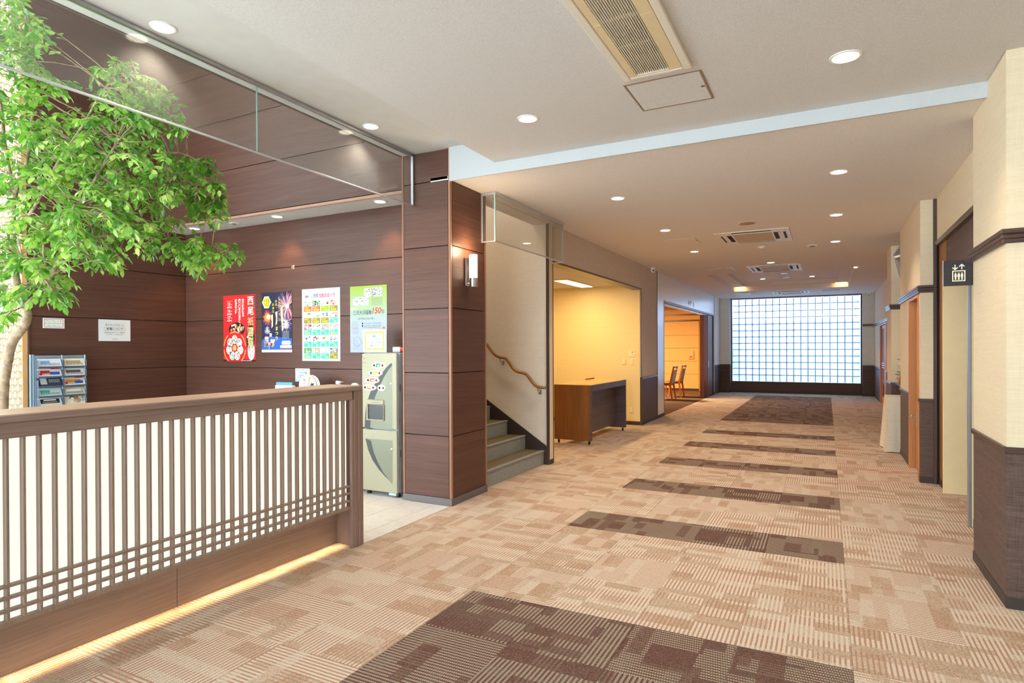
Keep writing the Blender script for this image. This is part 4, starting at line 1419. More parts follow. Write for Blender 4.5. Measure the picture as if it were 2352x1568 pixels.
# ------------------------------------------------------------------ ceiling fittings
ac = thing('air_conditioner', 'long narrow ceiling air conditioner with a brown slotted grille in the lobby', 'air conditioner', (-.895, 2.8, ZM))
AX0, AX1, AY0, AY1 = -1.095, -.692, 1.75, 3.612
MB().bbox(AX0, AX0 + .045, AY0, AY1, ZM - .022, ZM, .004).bbox(AX1 - .045, AX1, AY0, AY1, ZM - .022, ZM, .004).bbox(AX0 + .0445, AX1 - .0445, AY1 - .03, AY1 - .0005, ZM - .0215, ZM, .004).bbox(AX0 + .0445, AX1 - .0445, AY0 + .0005, AY0 + .03, ZM - .0215, ZM, .004).obj('frame', M['acwhite'], ac)
GX0, GX1 = -1.003, -.808
for a, b in ((AY0 + .03, 2.30), (2.302, 2.915), (2.917, 3.582)):
    MB().bbox(AX0 + .047, GX0, a, b, ZM - .020, ZM - .002, .002).bbox(GX1, AX1 - .047, a, b, ZM - .020, ZM - .002, .002).obj('side_panel', plain('air_conditioner_beige', (222, 202, 162), .45, var=.02), ac)
MB().box(GX0, GX1, AY0 + .03, 3.57, ZM - .003, ZM - .001).obj('grille_back', plain('dark_bronze_filter', (74, 60, 30), .7), ac)
for i in range(16):
    x = GX0 + .006 + i * (GX1 - GX0 - .012) / 15
    MB().bbox(x - .0022, x + .0022, AY0 + .03, 3.565, ZM - .020, ZM - .004, .0008).obj('slat', M['acwhite'], ac)
MB().bbox(GX0, GX1, 3.558, 3.582, ZM - .021, ZM - .003, .002).box(GX0, GX1, 3.20, 3.204, ZM - .012, ZM - .004).box(GX0, GX1, 2.90, 2.93, ZM - .010, ZM - .004).obj('grille_bar', M['acwhite'], ac)


def cassette(y0, y1, label):
    x0, x1 = -1.38, -.435
    a = thing('ceiling_cassette', label, 'air conditioner', ((x0 + x1) / 2, (y0 + y1) / 2, ZC - .012), 0, 'four way ceiling air conditioners')
    z = ZC
    w = .055
    MB().bbox(x0, x0 + w, y0, y1, z - .012, z, .004).bbox(x1 - w, x1, y0, y1, z - .012, z, .004).bbox(x0 + w, x1 - w, y0, y0 + w, z - .012, z, .004).bbox(x0 + w, x1 - w, y1 - w, y1, z - .012, z, .004).obj('frame', M['acwhite'], a)
    s = .17
    MB().box(x0 + w, x1 - w, y0 + w, y1 - w, z - .006, z - .004).obj('recess', M['dark'], a)
    # corner plates and raised centre
    for cx in (x0 + w, x1 - w - s):
        for cy in (y0 + w, y1 - w - s):
            MB().bbox(cx, cx + s, cy, cy + s, z - .014, z - .006, .003).obj('corner_plate', M['acwhite'], a)
    MB().bbox(x0 + w + s, x1 - w - s, y0 + w + s * .62, y1 - w - s * .62, z - .015, z - .006, .004).obj('filter_panel', M['actan'], a)
    MB().bbox(x0 + w + s - .02, x0 + w + s, y0 + w + .07, y1 - w - .07, z - .018, z - .006, .003).bbox(x1 - w - s, x1 - w - s + .02, y0 + w + .07, y1 - w - .07, z - .018, z - .006, .003).bbox(x0 + w + s, x1 - w - s, y0 + w + s * .62 - .02, y0 + w + s * .62, z - .018, z - .006, .003).bbox(x0 + w + s, x1 - w - s, y1 - w - s * .62, y1 - w - s * .62 + .02, z - .018, z - .006, .003).obj('panel_frame', M['acwhite'], a)
    for f in (MB().prism([(x0 + w + s, y1 - w - .01, z - .014), (x0 + w + s, y1 - w - .055, z - .020), (x0 + w + s, y1 - w - .060, z - .027), (x0 + w + s, y1 - w - .015, z - .011)], (x1 - x0 - 2 * w - 2 * s, 0, 0)),
              MB().prism([(x0 + w + .03, y0 + w + s, z - .014), (x0 + w + .09, y0 + w + s, z - .022), (x0 + w + .094, y0 + w + s, z - .020), (x0 + w + .034, y0 + w + s, z - .011)], (0, y1 - y0 - 2 * w - 2 * s, 0)),
              MB().prism([(x1 - w - .03, y0 + w + s, z - .014), (x1 - w - .09, y0 + w + s, z - .022), (x1 - w - .094, y0 + w + s, z - .020), (x1 - w - .034, y0 + w + s, z - .011)], (0, y1 - y0 - 2 * w - 2 * s, 0))):
        f.obj('louver', M['acwhite'], a)
    return a


cassette(8.66, 9.69, 'square white ceiling air conditioner just behind the round ceiling speaker')
cassette(12.46, 13.55, 'square white ceiling air conditioner at the near edge of the ceiling coffer')
cassette(18.55, 19.50, 'small looking white ceiling air conditioner next to the glass block window')


def hatch(x0, x1, y0, y1, z, label, rim, mat, latch=True, w=.012):
    h = thing('access_hatch', label, 'access hatch', ((x0 + x1) / 2, (y0 + y1) / 2, z - .004), 0, None)
    MB().bbox(x0, x0 + w, y0, y1, z - .004, z, .001).bbox(x1 - w, x1, y0, y1, z - .004, z, .001).bbox(x0 + w, x1 - w, y0, y0 + w, z - .004, z, .001).bbox(x0 + w, x1 - w, y1 - w, y1, z - .004, z, .001).obj('frame', rim, h)
    MB().bbox(x0 + w + .002, x1 - w - .002, y0 + w + .002, y1 - w - .002, z - .0035, z, .001).obj('panel', mat, h)
    if latch:
        MB().bbox(x1 - w - .03, x1 - w - .008, (y0 + y1) / 2 - .006, (y0 + y1) / 2 + .010, z - .007, z - .003, .001).obj('latch', M['rail'], h)
    return h


M['bronze'] = plain('bronze_hatch_frame', (146, 122, 98), .4, .3)
hatch(-1.128, -.655, 3.702, 4.165, ZM, 'square access hatch with a bronze frame beside the lobby air conditioner', M['bronze'], M['ceil'])
hatch(-2.125, -1.655, 8.84, 9.34, ZC, 'faint square access hatch left of the first square air conditioner', M['alu'], M['ceil2'], w=.008)
hatch(-2.12, -1.65, 12.6, 13.05, ZC, 'bright edged access hatch left of the second square air conditioner', M['alu'], M['ceil2'])
hatch(-.146, .33, 18.68, 19.15, ZC, 'white access hatch right of the small air conditioner near the window', M['alu'], M['beamwhite'])
vt = thing('air_vent', 'slotted white air vent in the ceiling by the left end of the window', 'air vent', (-2.19, 18.95, ZC))
MB().bbox(-2.40, -1.98, 18.62, 18.66, ZC - .012, ZC, .002).bbox(-2.40, -1.98, 19.24, 19.28, ZC - .012, ZC, .002).bbox(-2.40, -2.36, 18.66, 19.24, ZC - .012, ZC, .002).bbox(-2.02, -1.98, 18.66, 19.24, ZC - .012, ZC, .002).obj('frame', M['acwhite'], vt)
for i in range(9):
    MB().bbox(-2.36, -2.02, 18.69 + i * .062, 18.715 + i * .062, ZC - .010, ZC - .002, .002).obj('slat', M['steel'], vt)


def disc(name, label, cat, x, y, z, prof, mats, n=28):
    d = thing(name, label, cat, (x, y, z))
    for nm, p, m in prof:
        MB().lathe(p, (x, y, z), n).obj(nm, mats[m], d, smooth=True)
    return d


disc('ceiling_speaker', 'round flat ceiling speaker with tan mesh before the first square air conditioner', 'speaker', -.888, 8.136, ZC,
     [('grille', [(0, -.010), (.085, -.009), (.095, -.006)], 0), ('rim', [(.095, -.006), (.105, -.008), (.112, 0)], 1)], [plain('tan_speaker_mesh', (176, 140, 100), .7), M['alu']])
disc('smoke_detector', 'small white smoke detector behind the first square air conditioner', 'smoke detector', -.899, 10.149, ZC,
     [('base', [(.052, -.012), (.056, -.008), (.056, 0)], 0), ('head', [(0, -.026), (.028, -.024), (.034, -.012)], 0)], [M['plastic']])
disc('smoke_detector', 'dark centred round detector near the last lift side corridor downlight', 'smoke detector', -.20, 10.419, ZC,
     [('base', [(.060, -.010), (.070, -.006), (.070, 0)], 1), ('head', [(0, -.020), (.030, -.018), (.045, -.010)], 0)], [plain('dark_bronze_detector', (110, 92, 76), .5), M['plastic']])
for x, y, l in ((-.91, 16.84, 'flat round ceiling disc in the middle of the ceiling coffer between its downlights'), (-.90, 15.87, 'flat round ceiling disc in the near half of the ceiling coffer')):
    disc('ceiling_sensor', l, 'ceiling sensor', x, y, Z2, [('disc', [(0, -.012), (.075, -.010), (.085, 0)], 0)], [M['alu']])
disc('smoke_detector', 'pale round detector in the white soffit over the posters', 'smoke detector', -6.248, 4.899, ZS,
     [('base', [(.050, -.008), (.060, 0)], 0), ('head', [(0, -.020), (.018, -.018), (.028, -.008)], 1)], [M['plastic'], M['steel']])
for x, y, l, sx in ((-3.0, 11.75, 'small white dome camera where the linen wall meets the corridor ceiling', 1), (1.10, 20.42, 'small white dome camera at the ceiling by the far right corner', -1)):
    c = thing('dome_camera', l, 'camera', (x, y, ZC - .12))
    MB().lathe([(.045, -.03), (.05, 0)], (x, y, ZC), 20).obj('base', M['plastic'], c, smooth=True)
    MB().lathe([(0, -.105), (.028, -.098), (.046, -.07), (.046, -.03)], (x, y, ZC), 20).obj('dome', M['plastic'], c, smooth=True)
    MB().lathe([(0, -.020), (.014, -.018), (.016, 0)], (x + .02 * sx, y - .030, ZC - .066), 12, 'y').obj('lens', M['dark'], c)

# ------------------------------------------------------------------ posters and notices
G_P = 'posters on the wood wall'
N_ = (0, -1, 0)


def sheet(name, label, cat, x0, x1, z0, z1, rgb, mat=None, group=G_P, y=YP - .004, th=.003):
    t = thing(name, label, cat, ((x0 + x1) / 2, y, z0), 0, group)
    MB().box(x0, x1, y, y + th, z0, z1).obj('sheet', mat or plain('sheet_' + '_'.join(map(str, rgb)), rgb, .55, var=.02), t)
    P = Print((x0, y, z0), (1, 0, 0), (0, 0, 1), N_)
    P.clip = (x1 - x0, z1 - z0)
    return t, P, x1 - x0, z1 - z0


rp = random.Random(5)


def photo(P, u0, v0, u1, v1, inks, n=8, l=1, bgk=None):
    if bgk:
        P.rect(bgk, u0, v0, u1, v1, l)
    for i in range(n):
        w, h = (u1 - u0), (v1 - v0)
        a, b = u0 + rp.random() * w * .75, v0 + rp.random() * h * .75
        c, d = min(u1, a + w * rp.uniform(.06, .28)), min(v1, b + h * rp.uniform(.1, .35))
        P.rect(rp.choice(inks), a, b, c, d, l + 1 + .15 * i)


def petals(P, cu, cv, ru, rv, inks, n, l, r=.3):
    for i in range(n):
        a, q = rp.random() * 2 * pi, math.sqrt(rp.random()) * .82
        P.ell(rp.choice(inks), cu + ru * q * cos(a), cv + rv * q * sin(a), ru * rp.uniform(.08, r) * .6, rv * rp.uniform(.08, r), l + .02 * i, 8)


def smalltext(P, ink, u0, v0, u1, lines, step, l=1, h=.004):
    """a block of print too small to read: short dashes, line by line"""
    for i in range(lines):
        u = u0
        while u < u1 - .004:
            w = rp.uniform(.006, .02)
            P.rect(ink, u, v0 - i * step, min(u1, u + w), v0 - i * step + h, l)
            u += w + .004


# red festival poster
t, P, w, h = sheet('poster', 'red festival poster with gold vertical writing and a wheel of photos', 'poster', -6.708, -6.131, 1.308, 2.123, (214, 34, 36))
P.rect('black', 0, 0, w, .022, 1)
smalltext(P, 'white', .1, .007, .5, 1, .01, 2, .006)
P.ell('black', .245, .395, .145, .085, 1, 28)
petals(P, .245, .395, .14, .08, ['white', 'orange', 'cream', 'navy', 'gold', 'red', 'black', 'tan'], 46, 2)
P.ell('black', .49, .29, .075, .16, 1, 24)
petals(P, .49, .27, .07, .15, ['white', 'grey', 'tan', 'cream', 'black', 'green', 'orange'], 40, 2)
P.ell('white', .50, .13, .06, .115, 2, 24)
petals(P, .50, .13, .05, .1, ['pink', 'green', 'gold', 'tan', 'cream'], 22, 3)
P.ell('red', .205, .165, .215, .21, 3, 36)
for k in range(6):
    a0 = k * pi / 3 + .12
    P.ring('gold', .205, .165, .190, .203, a0, a0 + pi / 3 - .24, 4, 10)
for k in range(7):
    a = pi / 2 + k * 2 * pi / 7
    cu, cv = .205 + .105 * cos(a), .165 + .105 * sin(a)
    if cv < .05:
        cv = .055
    P.ell(('cream', 'pale', 'white', 'pale', 'cream', 'white', 'pale')[k], cu, cv, .052, .055, 4, 18)
    petals(P, cu, cv, .045, .05, ['black', 'green', 'teal', 'gold', 'pink', 'navy', 'orange', 'white'], 20, 5)
P.ell('gold', .205, .165, .036, .036, 7, 20)
P.column('cream', '西尾祇園祭', w * .855, .80, .105, .125, 8, .012)
P.column('gold', '祇園祭', w * .855, .80 - .25, .100, .125, 9, .0)
P.rect('black', w * .945, .64, w * .985, .80, 2)
P.column('white', '千年の都の祭', w * .965, .795, .016, .025, 3)
P.column('white', '受け継がれる', w * .62, .765, .040, .036, 2, .02)
P.column('white', '四〇〇年の伝統と', w * .515, .765, .040, .036, 2, .02)
P.column('white', '町衆の心粋', w * .405, .765, .040, .036, 2, .02)
for k, (d, e) in enumerate((('15', '日'), ('16', '日'), ('17', '日'))):
    v = .690 - k * .085
    P.text('white', d, .085, v, .042, 2, bold=.02)
    P.text('white', e, .145, v + .004, .018, 2)
    P.rect('white', .07, v - .022, .155, v - .012, 2)
    P.rect('white', .06, v + .055, .165, v + .057, 2)
P.build(t)

# fireworks poster
t, P, w, h = sheet('poster', 'dark blue fireworks poster with a yellow hexagon and white brush letters', 'poster', -6.022, -5.519, 1.420, 2.131, (14, 22, 58))
P.poly('blue', [(0, .02), (w, .02), (w, .16), (.1, .22), (0, .14)], 1)
P.poly('navy', [(0, .2), (w, .16), (w, .3), (0, .36)], 1.6)


def burst(cu, cv, r, inks, n, l, wd=.003, hole=.0):
    for i in range(n):
        a = rp.random() * 2 * pi
        q = r * rp.uniform(.55, 1)
        b = (cu + q * cos(a), cv + q * sin(a))
        b = (min(w, max(0, b[0])), min(h, max(0.02, b[1])))
        P.stroke(rp.choice(inks), (cu + hole * cos(a), cv + hole * sin(a)), b, wd * rp.uniform(.5, 1.4), l + .03 * i)


burst(.43, .54, .20, ['white', 'pink', 'magenta', 'orange', 'violet', 'cream'], 130, 2)
P.ell('white', .43, .54, .03, .028, 6.2, 14)
burst(.41, .36, .16, ['violet', 'blue', 'white', 'pink'], 40, 2, .0025)
burst(.10, .41, .095, ['orange', 'red', 'violet', 'coral'], 110, 2, .004)
P.ell('orange', .10, .415, .055, .052, 6, 18)
P.ell('cream', .115, .42, .03, .03, 6.5, 14)
burst(.095, .26, .055, ['white', 'sky', 'pink'], 50, 2)
burst(.41, .325, .06, ['cream', 'coral', 'white'], 44, 3, .004)
P.column('yellow', '西尾', .245, .62, .03, .04, 5)
P.column('yellow', '米津の', .195, .585, .034, .042, 5)
for a, b, c in ((.165, (.175, .44), (.17, .30)), (.2, (.25, .475), (.24, .33)), (.3, (.335, .525), (.345, .26))):
    P.poly('yellow', [(b[0] - .020, b[1] - .004), (b[0] + .018, b[1] + .010), (c[0] + .022, c[1] + .008), (c[0] - .004, c[1] - .014), (b[0] - .004, (b[1] + c[1]) / 2)], 7)
    P.poly('white', [(b[0] - .015, b[1]), (b[0] + .013, b[1] + .006), (c[0] + .016, c[1] + .012), (c[0], c[1] - .006), (b[0], (b[1] + c[1]) / 2)], 8)
P.column('yellow', 'まつり', .255, .31, .046, .058, 6, .02)
P.poly('white', [(.01, .595), (.05, .665), (.12, .665), (.165, .595), (.12, .525), (.05, .525)], 5)
P.poly('yellow', [(.022, .595), (.056, .655), (.115, .655), (.152, .595), (.115, .535), (.056, .535)], 6)
P.text('black', '15', .085, .592, .042, 7, .048, bold=.01)
P.text('black', '8', .045, .600, .026, 7)
P.text('black', '日', .138, .595, .014, 7)
smalltext(P, 'black', .05, .575, .13, 3, .011, 7, .005)
for k in range(11):
    u, v = .03 + rp.random() * .17, .07 + rp.random() * .09
    P.rect('orange', u, v, u + .036, v + .035, 3 + k % 3)
    P.rect('cream', u + .004, v + .006, u + .032, v + .029, 4 + k % 3)
    P.rect('gold', u + .008, v - .045, u + .022, v, 3)
P.rect('cream', .135, .185, .17, .225, 4)
for k in range(7):
    P.rect('pale', .35 + k * .016, .155 + .01 * (k % 2), .353 + k * .016, .25, 3)
P.poly('pale', [(.33, .105), (.345, .088), (.47, .088), (.485, .105), (.47, .135), (.345, .135)], 4)
P.rect('white', .31, .045, .495, .082, 4)
P.rect('red', .31, .042, .495, .05, 5)
P.rect('white', 0, 0, w, .030, 4)
smalltext(P, 'grey', .03, .012, .46, 1, .01, 5, .004)
P.column('white', '米津橋下流矢作川河川敷', .295, .655, .012, .014, 6)
P.build(t)

# shops poster
t, P, w, h = sheet('poster', 'white poster with a grid of twenty small shop photos over coloured captions', 'poster', -5.358, -4.781, 1.321, 2.140, (200, 210, 213))
P.text('ink', 'izm', .052, .722, .030, 1, .05, bold=.03)
P.text('blue', '▲', .150, .722, .013, 1)
P.ring('sky', .09, .728, .052, .055, pi, 2 * pi, 1, 12, .35)
P.text('grey', '西尾', .178, .716, .045, 1, .072, bold=.01)
P.text('magenta', '加盟店紹介', .262, .716, .045, 1, .195, bold=.015)
P.text('magenta', '!!', .470, .718, .042, 1, .03, bold=.02)
caps = ['coral', 'coral', 'lime', 'olive', 'olive', 'olive', 'olive', 'teal'] + ['teal'] * 11 + ['olive']
pct = ['', '', '5%', '', '5%', '', '', '10%', '', '5%', '5%', '', '5%', '5%', '5%', '10%', '', '10%', '10%', '10%']
pal = [['yellow', 'green', 'white'], ['grey', 'pale', 'black', 'green'], ['black', 'white'], ['white', 'red', 'black', 'tan'], ['red', 'maroon', 'green', 'white'], ['green', 'pale', 'white'], ['grey', 'violet', 'pale'],
       ['blue', 'white', 'cream', 'tan'], ['orange', 'sky', 'white', 'maroon'], ['tan', 'maroon', 'white'], ['sky', 'grey', 'white', 'tan'], ['white', 'pale', 'pink'], ['grey', 'pink', 'white', 'ink'], ['grey', 'ink', 'red', 'pale'],
       ['black', 'tan', 'pale'], ['ink', 'red', 'white', 'grey'], ['yellow', 'orange', 'ink', 'green'], ['green', 'maroon', 'white', 'tan'], ['pale', 'white', 'grey'], ['sky', 'tan', 'ink', 'grey']]
for k in range(20):
    c, r = k % 4, k // 4
    u0, v1 = .028 + c * .131, .686 - r * .1335
    P.rect('white', u0, v1 - .128, u0 + .124, v1, 1)
    photo(P, u0 + .004, v1 - .062, u0 + .120, v1 - .004, pal[k] + ['pale', 'white', 'tan', 'paper', rp.choice(['sky', 'lime2', 'cream'])], 22, 2, pal[k][-1] if k % 3 else None)
    P.rect(caps[k], u0 + .002, v1 - .126, u0 + .122, v1 - .064, 3)
    smalltext(P, 'yellow', u0 + .010, v1 - .078, u0 + .075, 2, .009, 4, .004)
    if pct[k]:
        P.text('yellow', pct[k], u0 + .06, v1 - .118, .022, 5, bold=.02)
    else:
        smalltext(P, 'yellow', u0 + .02, v1 - .105, u0 + .105, 2, .013, 5, .008)
P.build(t)

# green and lavender exhibition poster
tm = NT('fading_green_paper')
sepx = tm.n('SeparateXYZ')
tm.link(tm.obj(), sepx.inputs[0])
gm = tm.bsdf(tm.ramp(tm.math('DIVIDE', sepx.outputs[2], .716), [(.12, lin((164, 172, 194))), (.45, lin((170, 182, 192))), (.68, lin((162, 188, 146))), (.97, lin((152, 180, 66)))]), .6)
t, P, w, h = sheet('poster', 'pale green and lavender exhibition poster with ink sketches and a red 150', 'poster', -4.636, -4.128, 1.417, 2.135, (0, 0, 0), gm)
for u0, v0, u1, v1, n, ink in ((.20, .60, .30, .69, 26, 'ink'), (.31, .60, .45, .695, 60, 'black'), (.04, .51, .26, .60, 40, 'ink')):
    P.rect('pale', u0, v0, u1, v1, 1)
    for _ in range(n):
        a = (rp.uniform(u0, u1), rp.uniform(v0, v1))
        b = (min(u1, max(u0, a[0] + rp.uniform(-.03, .03))), min(v1, max(v0, a[1] + rp.uniform(-.02, .02))))
        P.stroke(rp.choice([ink, 'grey', 'black'] if n > 50 else [ink, 'grey', 'tan']), a, b, rp.uniform(.002, .006), 2 + .05 * _)
smalltext(P, 'grey', .30, .58, .45, 8, .011, 1, .003)
P.ell('white', .055, .473, .04, .014, 1)
P.text('pink', '特別展', .055, .468, .012, 2, .05, 'c')
P.text('ink', '三河大浜騒動', .045, .405, .052, 2, .255, bold=.006)
P.text('red', '150', .310, .415, .066, 2, .115, bold=.02, slant=.18)
P.text('grey', '年', .430, .408, .052, 2, .05, bold=.006)
P.text('ink', '~近代化の光と影~', .10, .352, .026, 2, .245)
for k, s in enumerate(('3月14日(土)~6月26日(金)', '7月2日(土)~8月22日(月)')):
    P.ell('black', .175, .313 - .026 * k, .010, .010, 2, 12)
    P.text('ink', s, .195, .304 - .026 * k, .018, 2, .235)
smalltext(P, 'grey', .17, .272, .42, 2, .009, 1, .003)
P.ell('red', .465, .258, .016, .016, 2, 16)
P.text('white', '古', .465, .249, .016, 3, None, 'c')
smalltext(P, 'grey', .02, .33, .12, 10, .014, 1, .003)
smalltext(P, 'maroon', .04, .262, .11, 1, .014, 2, .003)
for _ in range(34):
    a = (rp.uniform(.03, .2), rp.uniform(.03, .16))
    P.stroke(rp.choice(['ink', 'grey', 'sky']), a, (a[0] + rp.uniform(-.04, .04), a[1] + rp.uniform(-.03, .03)), .0018, 1 + .05 * _)
P.ring('grey', .10, .12, .05, .052, 0, 2 * pi, 1, 24)
P.build(t)

# small reading room notice
t, P, w, h = sheet('notice', 'small pale blue notice with coloured bunting above the low bookshelf', 'notice', -5.470, -5.243, 1.082, 1.234, (206, 228, 236), None, 'small notices on the wood walls')
for k in range(10):
    P.rect(['red', 'blue', 'gold', 'green', 'pink'][k % 5], .02 + k * .0185, .130, .031 + k * .0185, .140, 1)
    P.rect(['green', 'gold', 'blue', 'red', 'teal'][k % 5], .02 + k * .0185, .012, .031 + k * .0185, .022, 1)
P.text('ink', 'いずも文庫', w / 2, .088, .026, 1, .14, 'c', .01)
smalltext(P, 'ink', .06, .068, .17, 1, .014, 1, .006)
smalltext(P, 'ink', .035, .048, .195, 1, .014, 1, .006)
P.build(t)


def side_sheet(label, y0, y1, z0, z1, rgb):
    x = XO + .004
    t = thing('notice', label, 'notice', (x, (y0 + y1) / 2, z0), 0, 'small notices on the wood walls')
    MB().box(x - .004, x, y0, y1, z0, z1).obj('sheet', plain('sheet_' + '_'.join(map(str, rgb)), rgb, .5, var=.02), t)
    return t, Print((x, y0, z0), (0, 1, 0), (0, 0, 1), (1, 0, 0)), y1 - y0, z1 - z0


t, P, w, h = side_sheet('small white notice with a dark double frame above the brochure rack', 3.465, 3.672, 1.694, 1.803, (244, 244, 240))
P.frame('maroon', .012, .010, w - .012, h - .010, .004, 1)
P.rect('maroon', .012, h * .46, w - .012, h * .49, 1)
P.text('green', 'パンフレット', w / 2, h * .57, .028, 1, .15, 'c')
P.text('green', 'ご自由にお取り下さい', w / 2, h * .20, .016, 1, .155, 'c')
P.build(t)
t, P, w, h = side_sheet('square white notice about saving electricity on the side wood wall', 4.025, 4.384, 1.560, 1.811, (232, 240, 244))
P.text('ink', '私たちにできること', w / 2, .178, .024, 1, .21, 'c')
P.frame('grey', .06, .122, w - .06, .162, .0015, 1)
P.text('ink', '節電について', w / 2, .128, .030, 1, .19, 'c', .012)
P.text('ink', '※照明を控えめにしている箇所が', w / 2, .092, .016, 1, .235, 'c')
P.text('ink', 'ございます。 ご了承ください。', w / 2, .070, .015, 1, .20, 'c')
P.text('ink', 'いずも', w / 2, .018, .013, 1, .06, 'c', .01)
P.build(t)
hk = thing('wall_hook', 'small white hook fixed on the wood wall above the posters', 'hook', (-5.488, YP, 2.39))
MB().bbox(-5.496, -5.480, YP - .004, YP, 2.385, 2.43, .002).obj('plate', M['plastic'], hk)
MB().tube([(-5.488, YP - .004, 2.42), (-5.488, YP - .025, 2.415), (-5.488, YP - .028, 2.395), (-5.488, YP - .018, 2.385)], .005, 8).obj('hook', M['plastic'], hk)

# ------------------------------------------------------------------ drink machine
mc = thing('drink_machine', 'tall champagne coloured drink machine with coloured buttons beside the wood pillar', 'drink machine', (-3.93, 4.90, 0))
MX0, MX1, MY = -4.150, -3.700, 4.725
MB().bbox(MX0 + .005, MX1, MY + .03, 5.085, .05, 1.415, .006).obj('body', M['mach_side'], mc)
k1 = 4.725 / 4.78


def mz(z):
    return 1.459 + (z - 1.459) * k1


def mx(x):
    return x * k1


up = MB().bbox(MX0, MX1 - .012, MY, MY + .03, mz(.66), 1.415, .006).obj('upper_door', M['mach'], mc)
lo_ = MB().bbox(MX0, MX1 - .012, MY, MY + .03, .045, mz(.648), .006).obj('lower_door', M['mach'], mc)
MB().box(MX1 - .014, MX1 + .001, MY + .012, MY + .016, .06, 1.40).obj('door_seam', M['base_grey'], mc)
P = Print((0, MY, 0), (1, 0, 0), (0, 0, 1), N_)


def arcpts(off):
    pts = [(-3.823 + 0, 1.315), (-3.88, 1.270), (-3.95, 1.20), (-4.02, 1.11), (-4.085, 1.01), (-4.13, .91), (-4.15, .80), (-4.158, .66), (-4.148, .55), (-4.115, .44), (-4.06, .34), (-3.98, .25), (-3.90, .185), (-3.823, .132)]
    return pts


A = arcpts(0)
M['gs'] = M['mach_g']
for z0, z1, par in ((.66, 1.40, up), (.05, .648, lo_)):
    P = Print((0, MY, 0), (1, 0, 0), (0, 0, 1), N_)
    for a, b in zip(A, A[1:]):
        if max(a[1], b[1]) > z1 + .001 or min(a[1], b[1]) < z0 - .001:
            continue
        P.poly(M['mach_g'], [(mx(a[0]), mz(a[1])), (mx(-3.81), mz(a[1])), (mx(-3.81), mz(b[1])), (mx(b[0]), mz(b[1]))], 0)
        wa, wb = .016 + .05 * min(1, abs(a[0] + 3.823) / .25), .016 + .05 * min(1, abs(b[0] + 3.823) / .25)
        P.poly(M['arc'], [(mx(a[0] - wa * .1), mz(a[1])), (mx(a[0] + wa), mz(a[1] - .02)), (mx(b[0] + wb), mz(b[1] - .02)), (mx(b[0] - wb * .1), mz(b[1]))], 1)
    P.build(par, {M['mach_g']: 'field', M['arc']: 'stripe'})
P = Print((0, MY, 0), (1, 0, 0), (0, 0, 1), N_)
P.rect('black', mx(-4.22), mz(1.405), mx(-4.165), mz(1.415), 1)
P.rect('black', mx(-4.208), mz(1.125), mx(-4.2), mz(1.24), 1)
P.ring('red', mx(-4.175), mz(1.37), .008, .014, pi * .6, pi * 1.1, 1, 8)
P.ring('yellow', mx(-4.175), mz(1.37), .006, .014, .2, pi * .6, 1, 8)
P.ring('green', mx(-4.172), mz(1.366), .006, .016, -1.2, .2, 1, 8)
P.rect('green', mx(-4.18), mz(1.352), mx(-4.164), mz(1.355), 1)
for k in range(3):
    P.rect('black', mx(-4.196 + .022 * k), mz(1.312), mx(-4.190 + .022 * k), mz(1.320), 1)
P.build(up)
keys = [(-3.98, 1.290, 'green', .093), (-4.020, 1.213, 'yellow', .093), (-4.059, 1.140, 'coral', .093), (-4.099, 1.066, 'gold', .093), (-3.943, 1.066, None, .055)]
for i, (x, z, ink, r) in enumerate(keys):
    x, z = mx(x), mz(z)
    pl = MB().lathe([(0, -.007), (.93, -.006), (1, -.002), (1, 0)], (0, 0, 0), 32, 'y')
    pl.v = [(a * r * .97 + x, b + MY, c * .032 + z) for a, b, c in pl.v]
    po = pl.obj('button_plate', M['plastic'], mc, smooth=True)
    for dx, mk in ((-.052 if ink else -.022, 'navy'), (.052 if ink else .022, 'maroon')):
        MB().lathe([(0, -.014), (.008, -.012), (.0125, -.006)], (x + dx, MY, z), 16, 'y').obj('button', plain('button_' + mk, _ink_rgb[mk], .15), po, smooth=True)
    if ink:
        q = Print((0, MY - .0072, 0), (1, 0, 0), (0, 0, 1), N_)
        q.poly(ink, [(x - .030, z - .018), (x + .022, z - .018), (x + .030, z + .014), (x + .026, z + .020), (x - .022, z + .020), (x - .030, z + .012)], 0)
        q.rect('cream' if ink != 'yellow' else 'lime2', x - .010, z - .010, x + .018, z + .004, 1)
        if ink == 'gold':
            q.rect('red', x - .02, z - .014, x + .02, z - .006, 2)
        q.build(po)
for x, z, par in ((-3.826, 1.110, up), (-3.823, .463, lo_)):
    MB().lathe([(0, -.006), (.006, -.006), (.011, -.004), (.012, 0)], (mx(x), MY, mz(z)), 16, 'y').obj('key_lock', M['chrome'], par, smooth=True)
nx0, nx1, nz0, nz1 = mx(-4.133), mx(-3.909), mz(.738), mz(.950)
ns = MB().bbox(nx0, nx1, MY - .012, MY + .01, nz1 - .056, nz1, .01).bbox(nx0, nx0 + .02, MY - .012, MY + .01, nz0, nz1 - .05, .004).bbox(nx1 - .008, nx1, MY - .012, MY + .01, nz0, nz1 - .05, .003).bbox(nx0, nx1, MY - .014, MY + .01, nz0, nz0 + .012, .003)
no = ns.obj('cup_bay', M['mach'], mc)
MB().box(nx0 + .018, nx1 - .007, MY - .0015, MY + .004, nz0 + .011, nz1 - .055).obj('cup_bay_recess', plain('dark_cup_bay', (22, 24, 34), .25), no)
q = Print((0, MY - .0122, 0), (1, 0, 0), (0, 0, 1), N_)
q.frame('tan', nx0 + .075, nz1 - .036, nx1 - .055, nz1 - .022, .0015, 0)
smalltext(q, 'grey', nx0 + .08, nz1 - .032, nx1 - .06, 1, .01, 1, .005)
q.build(no)
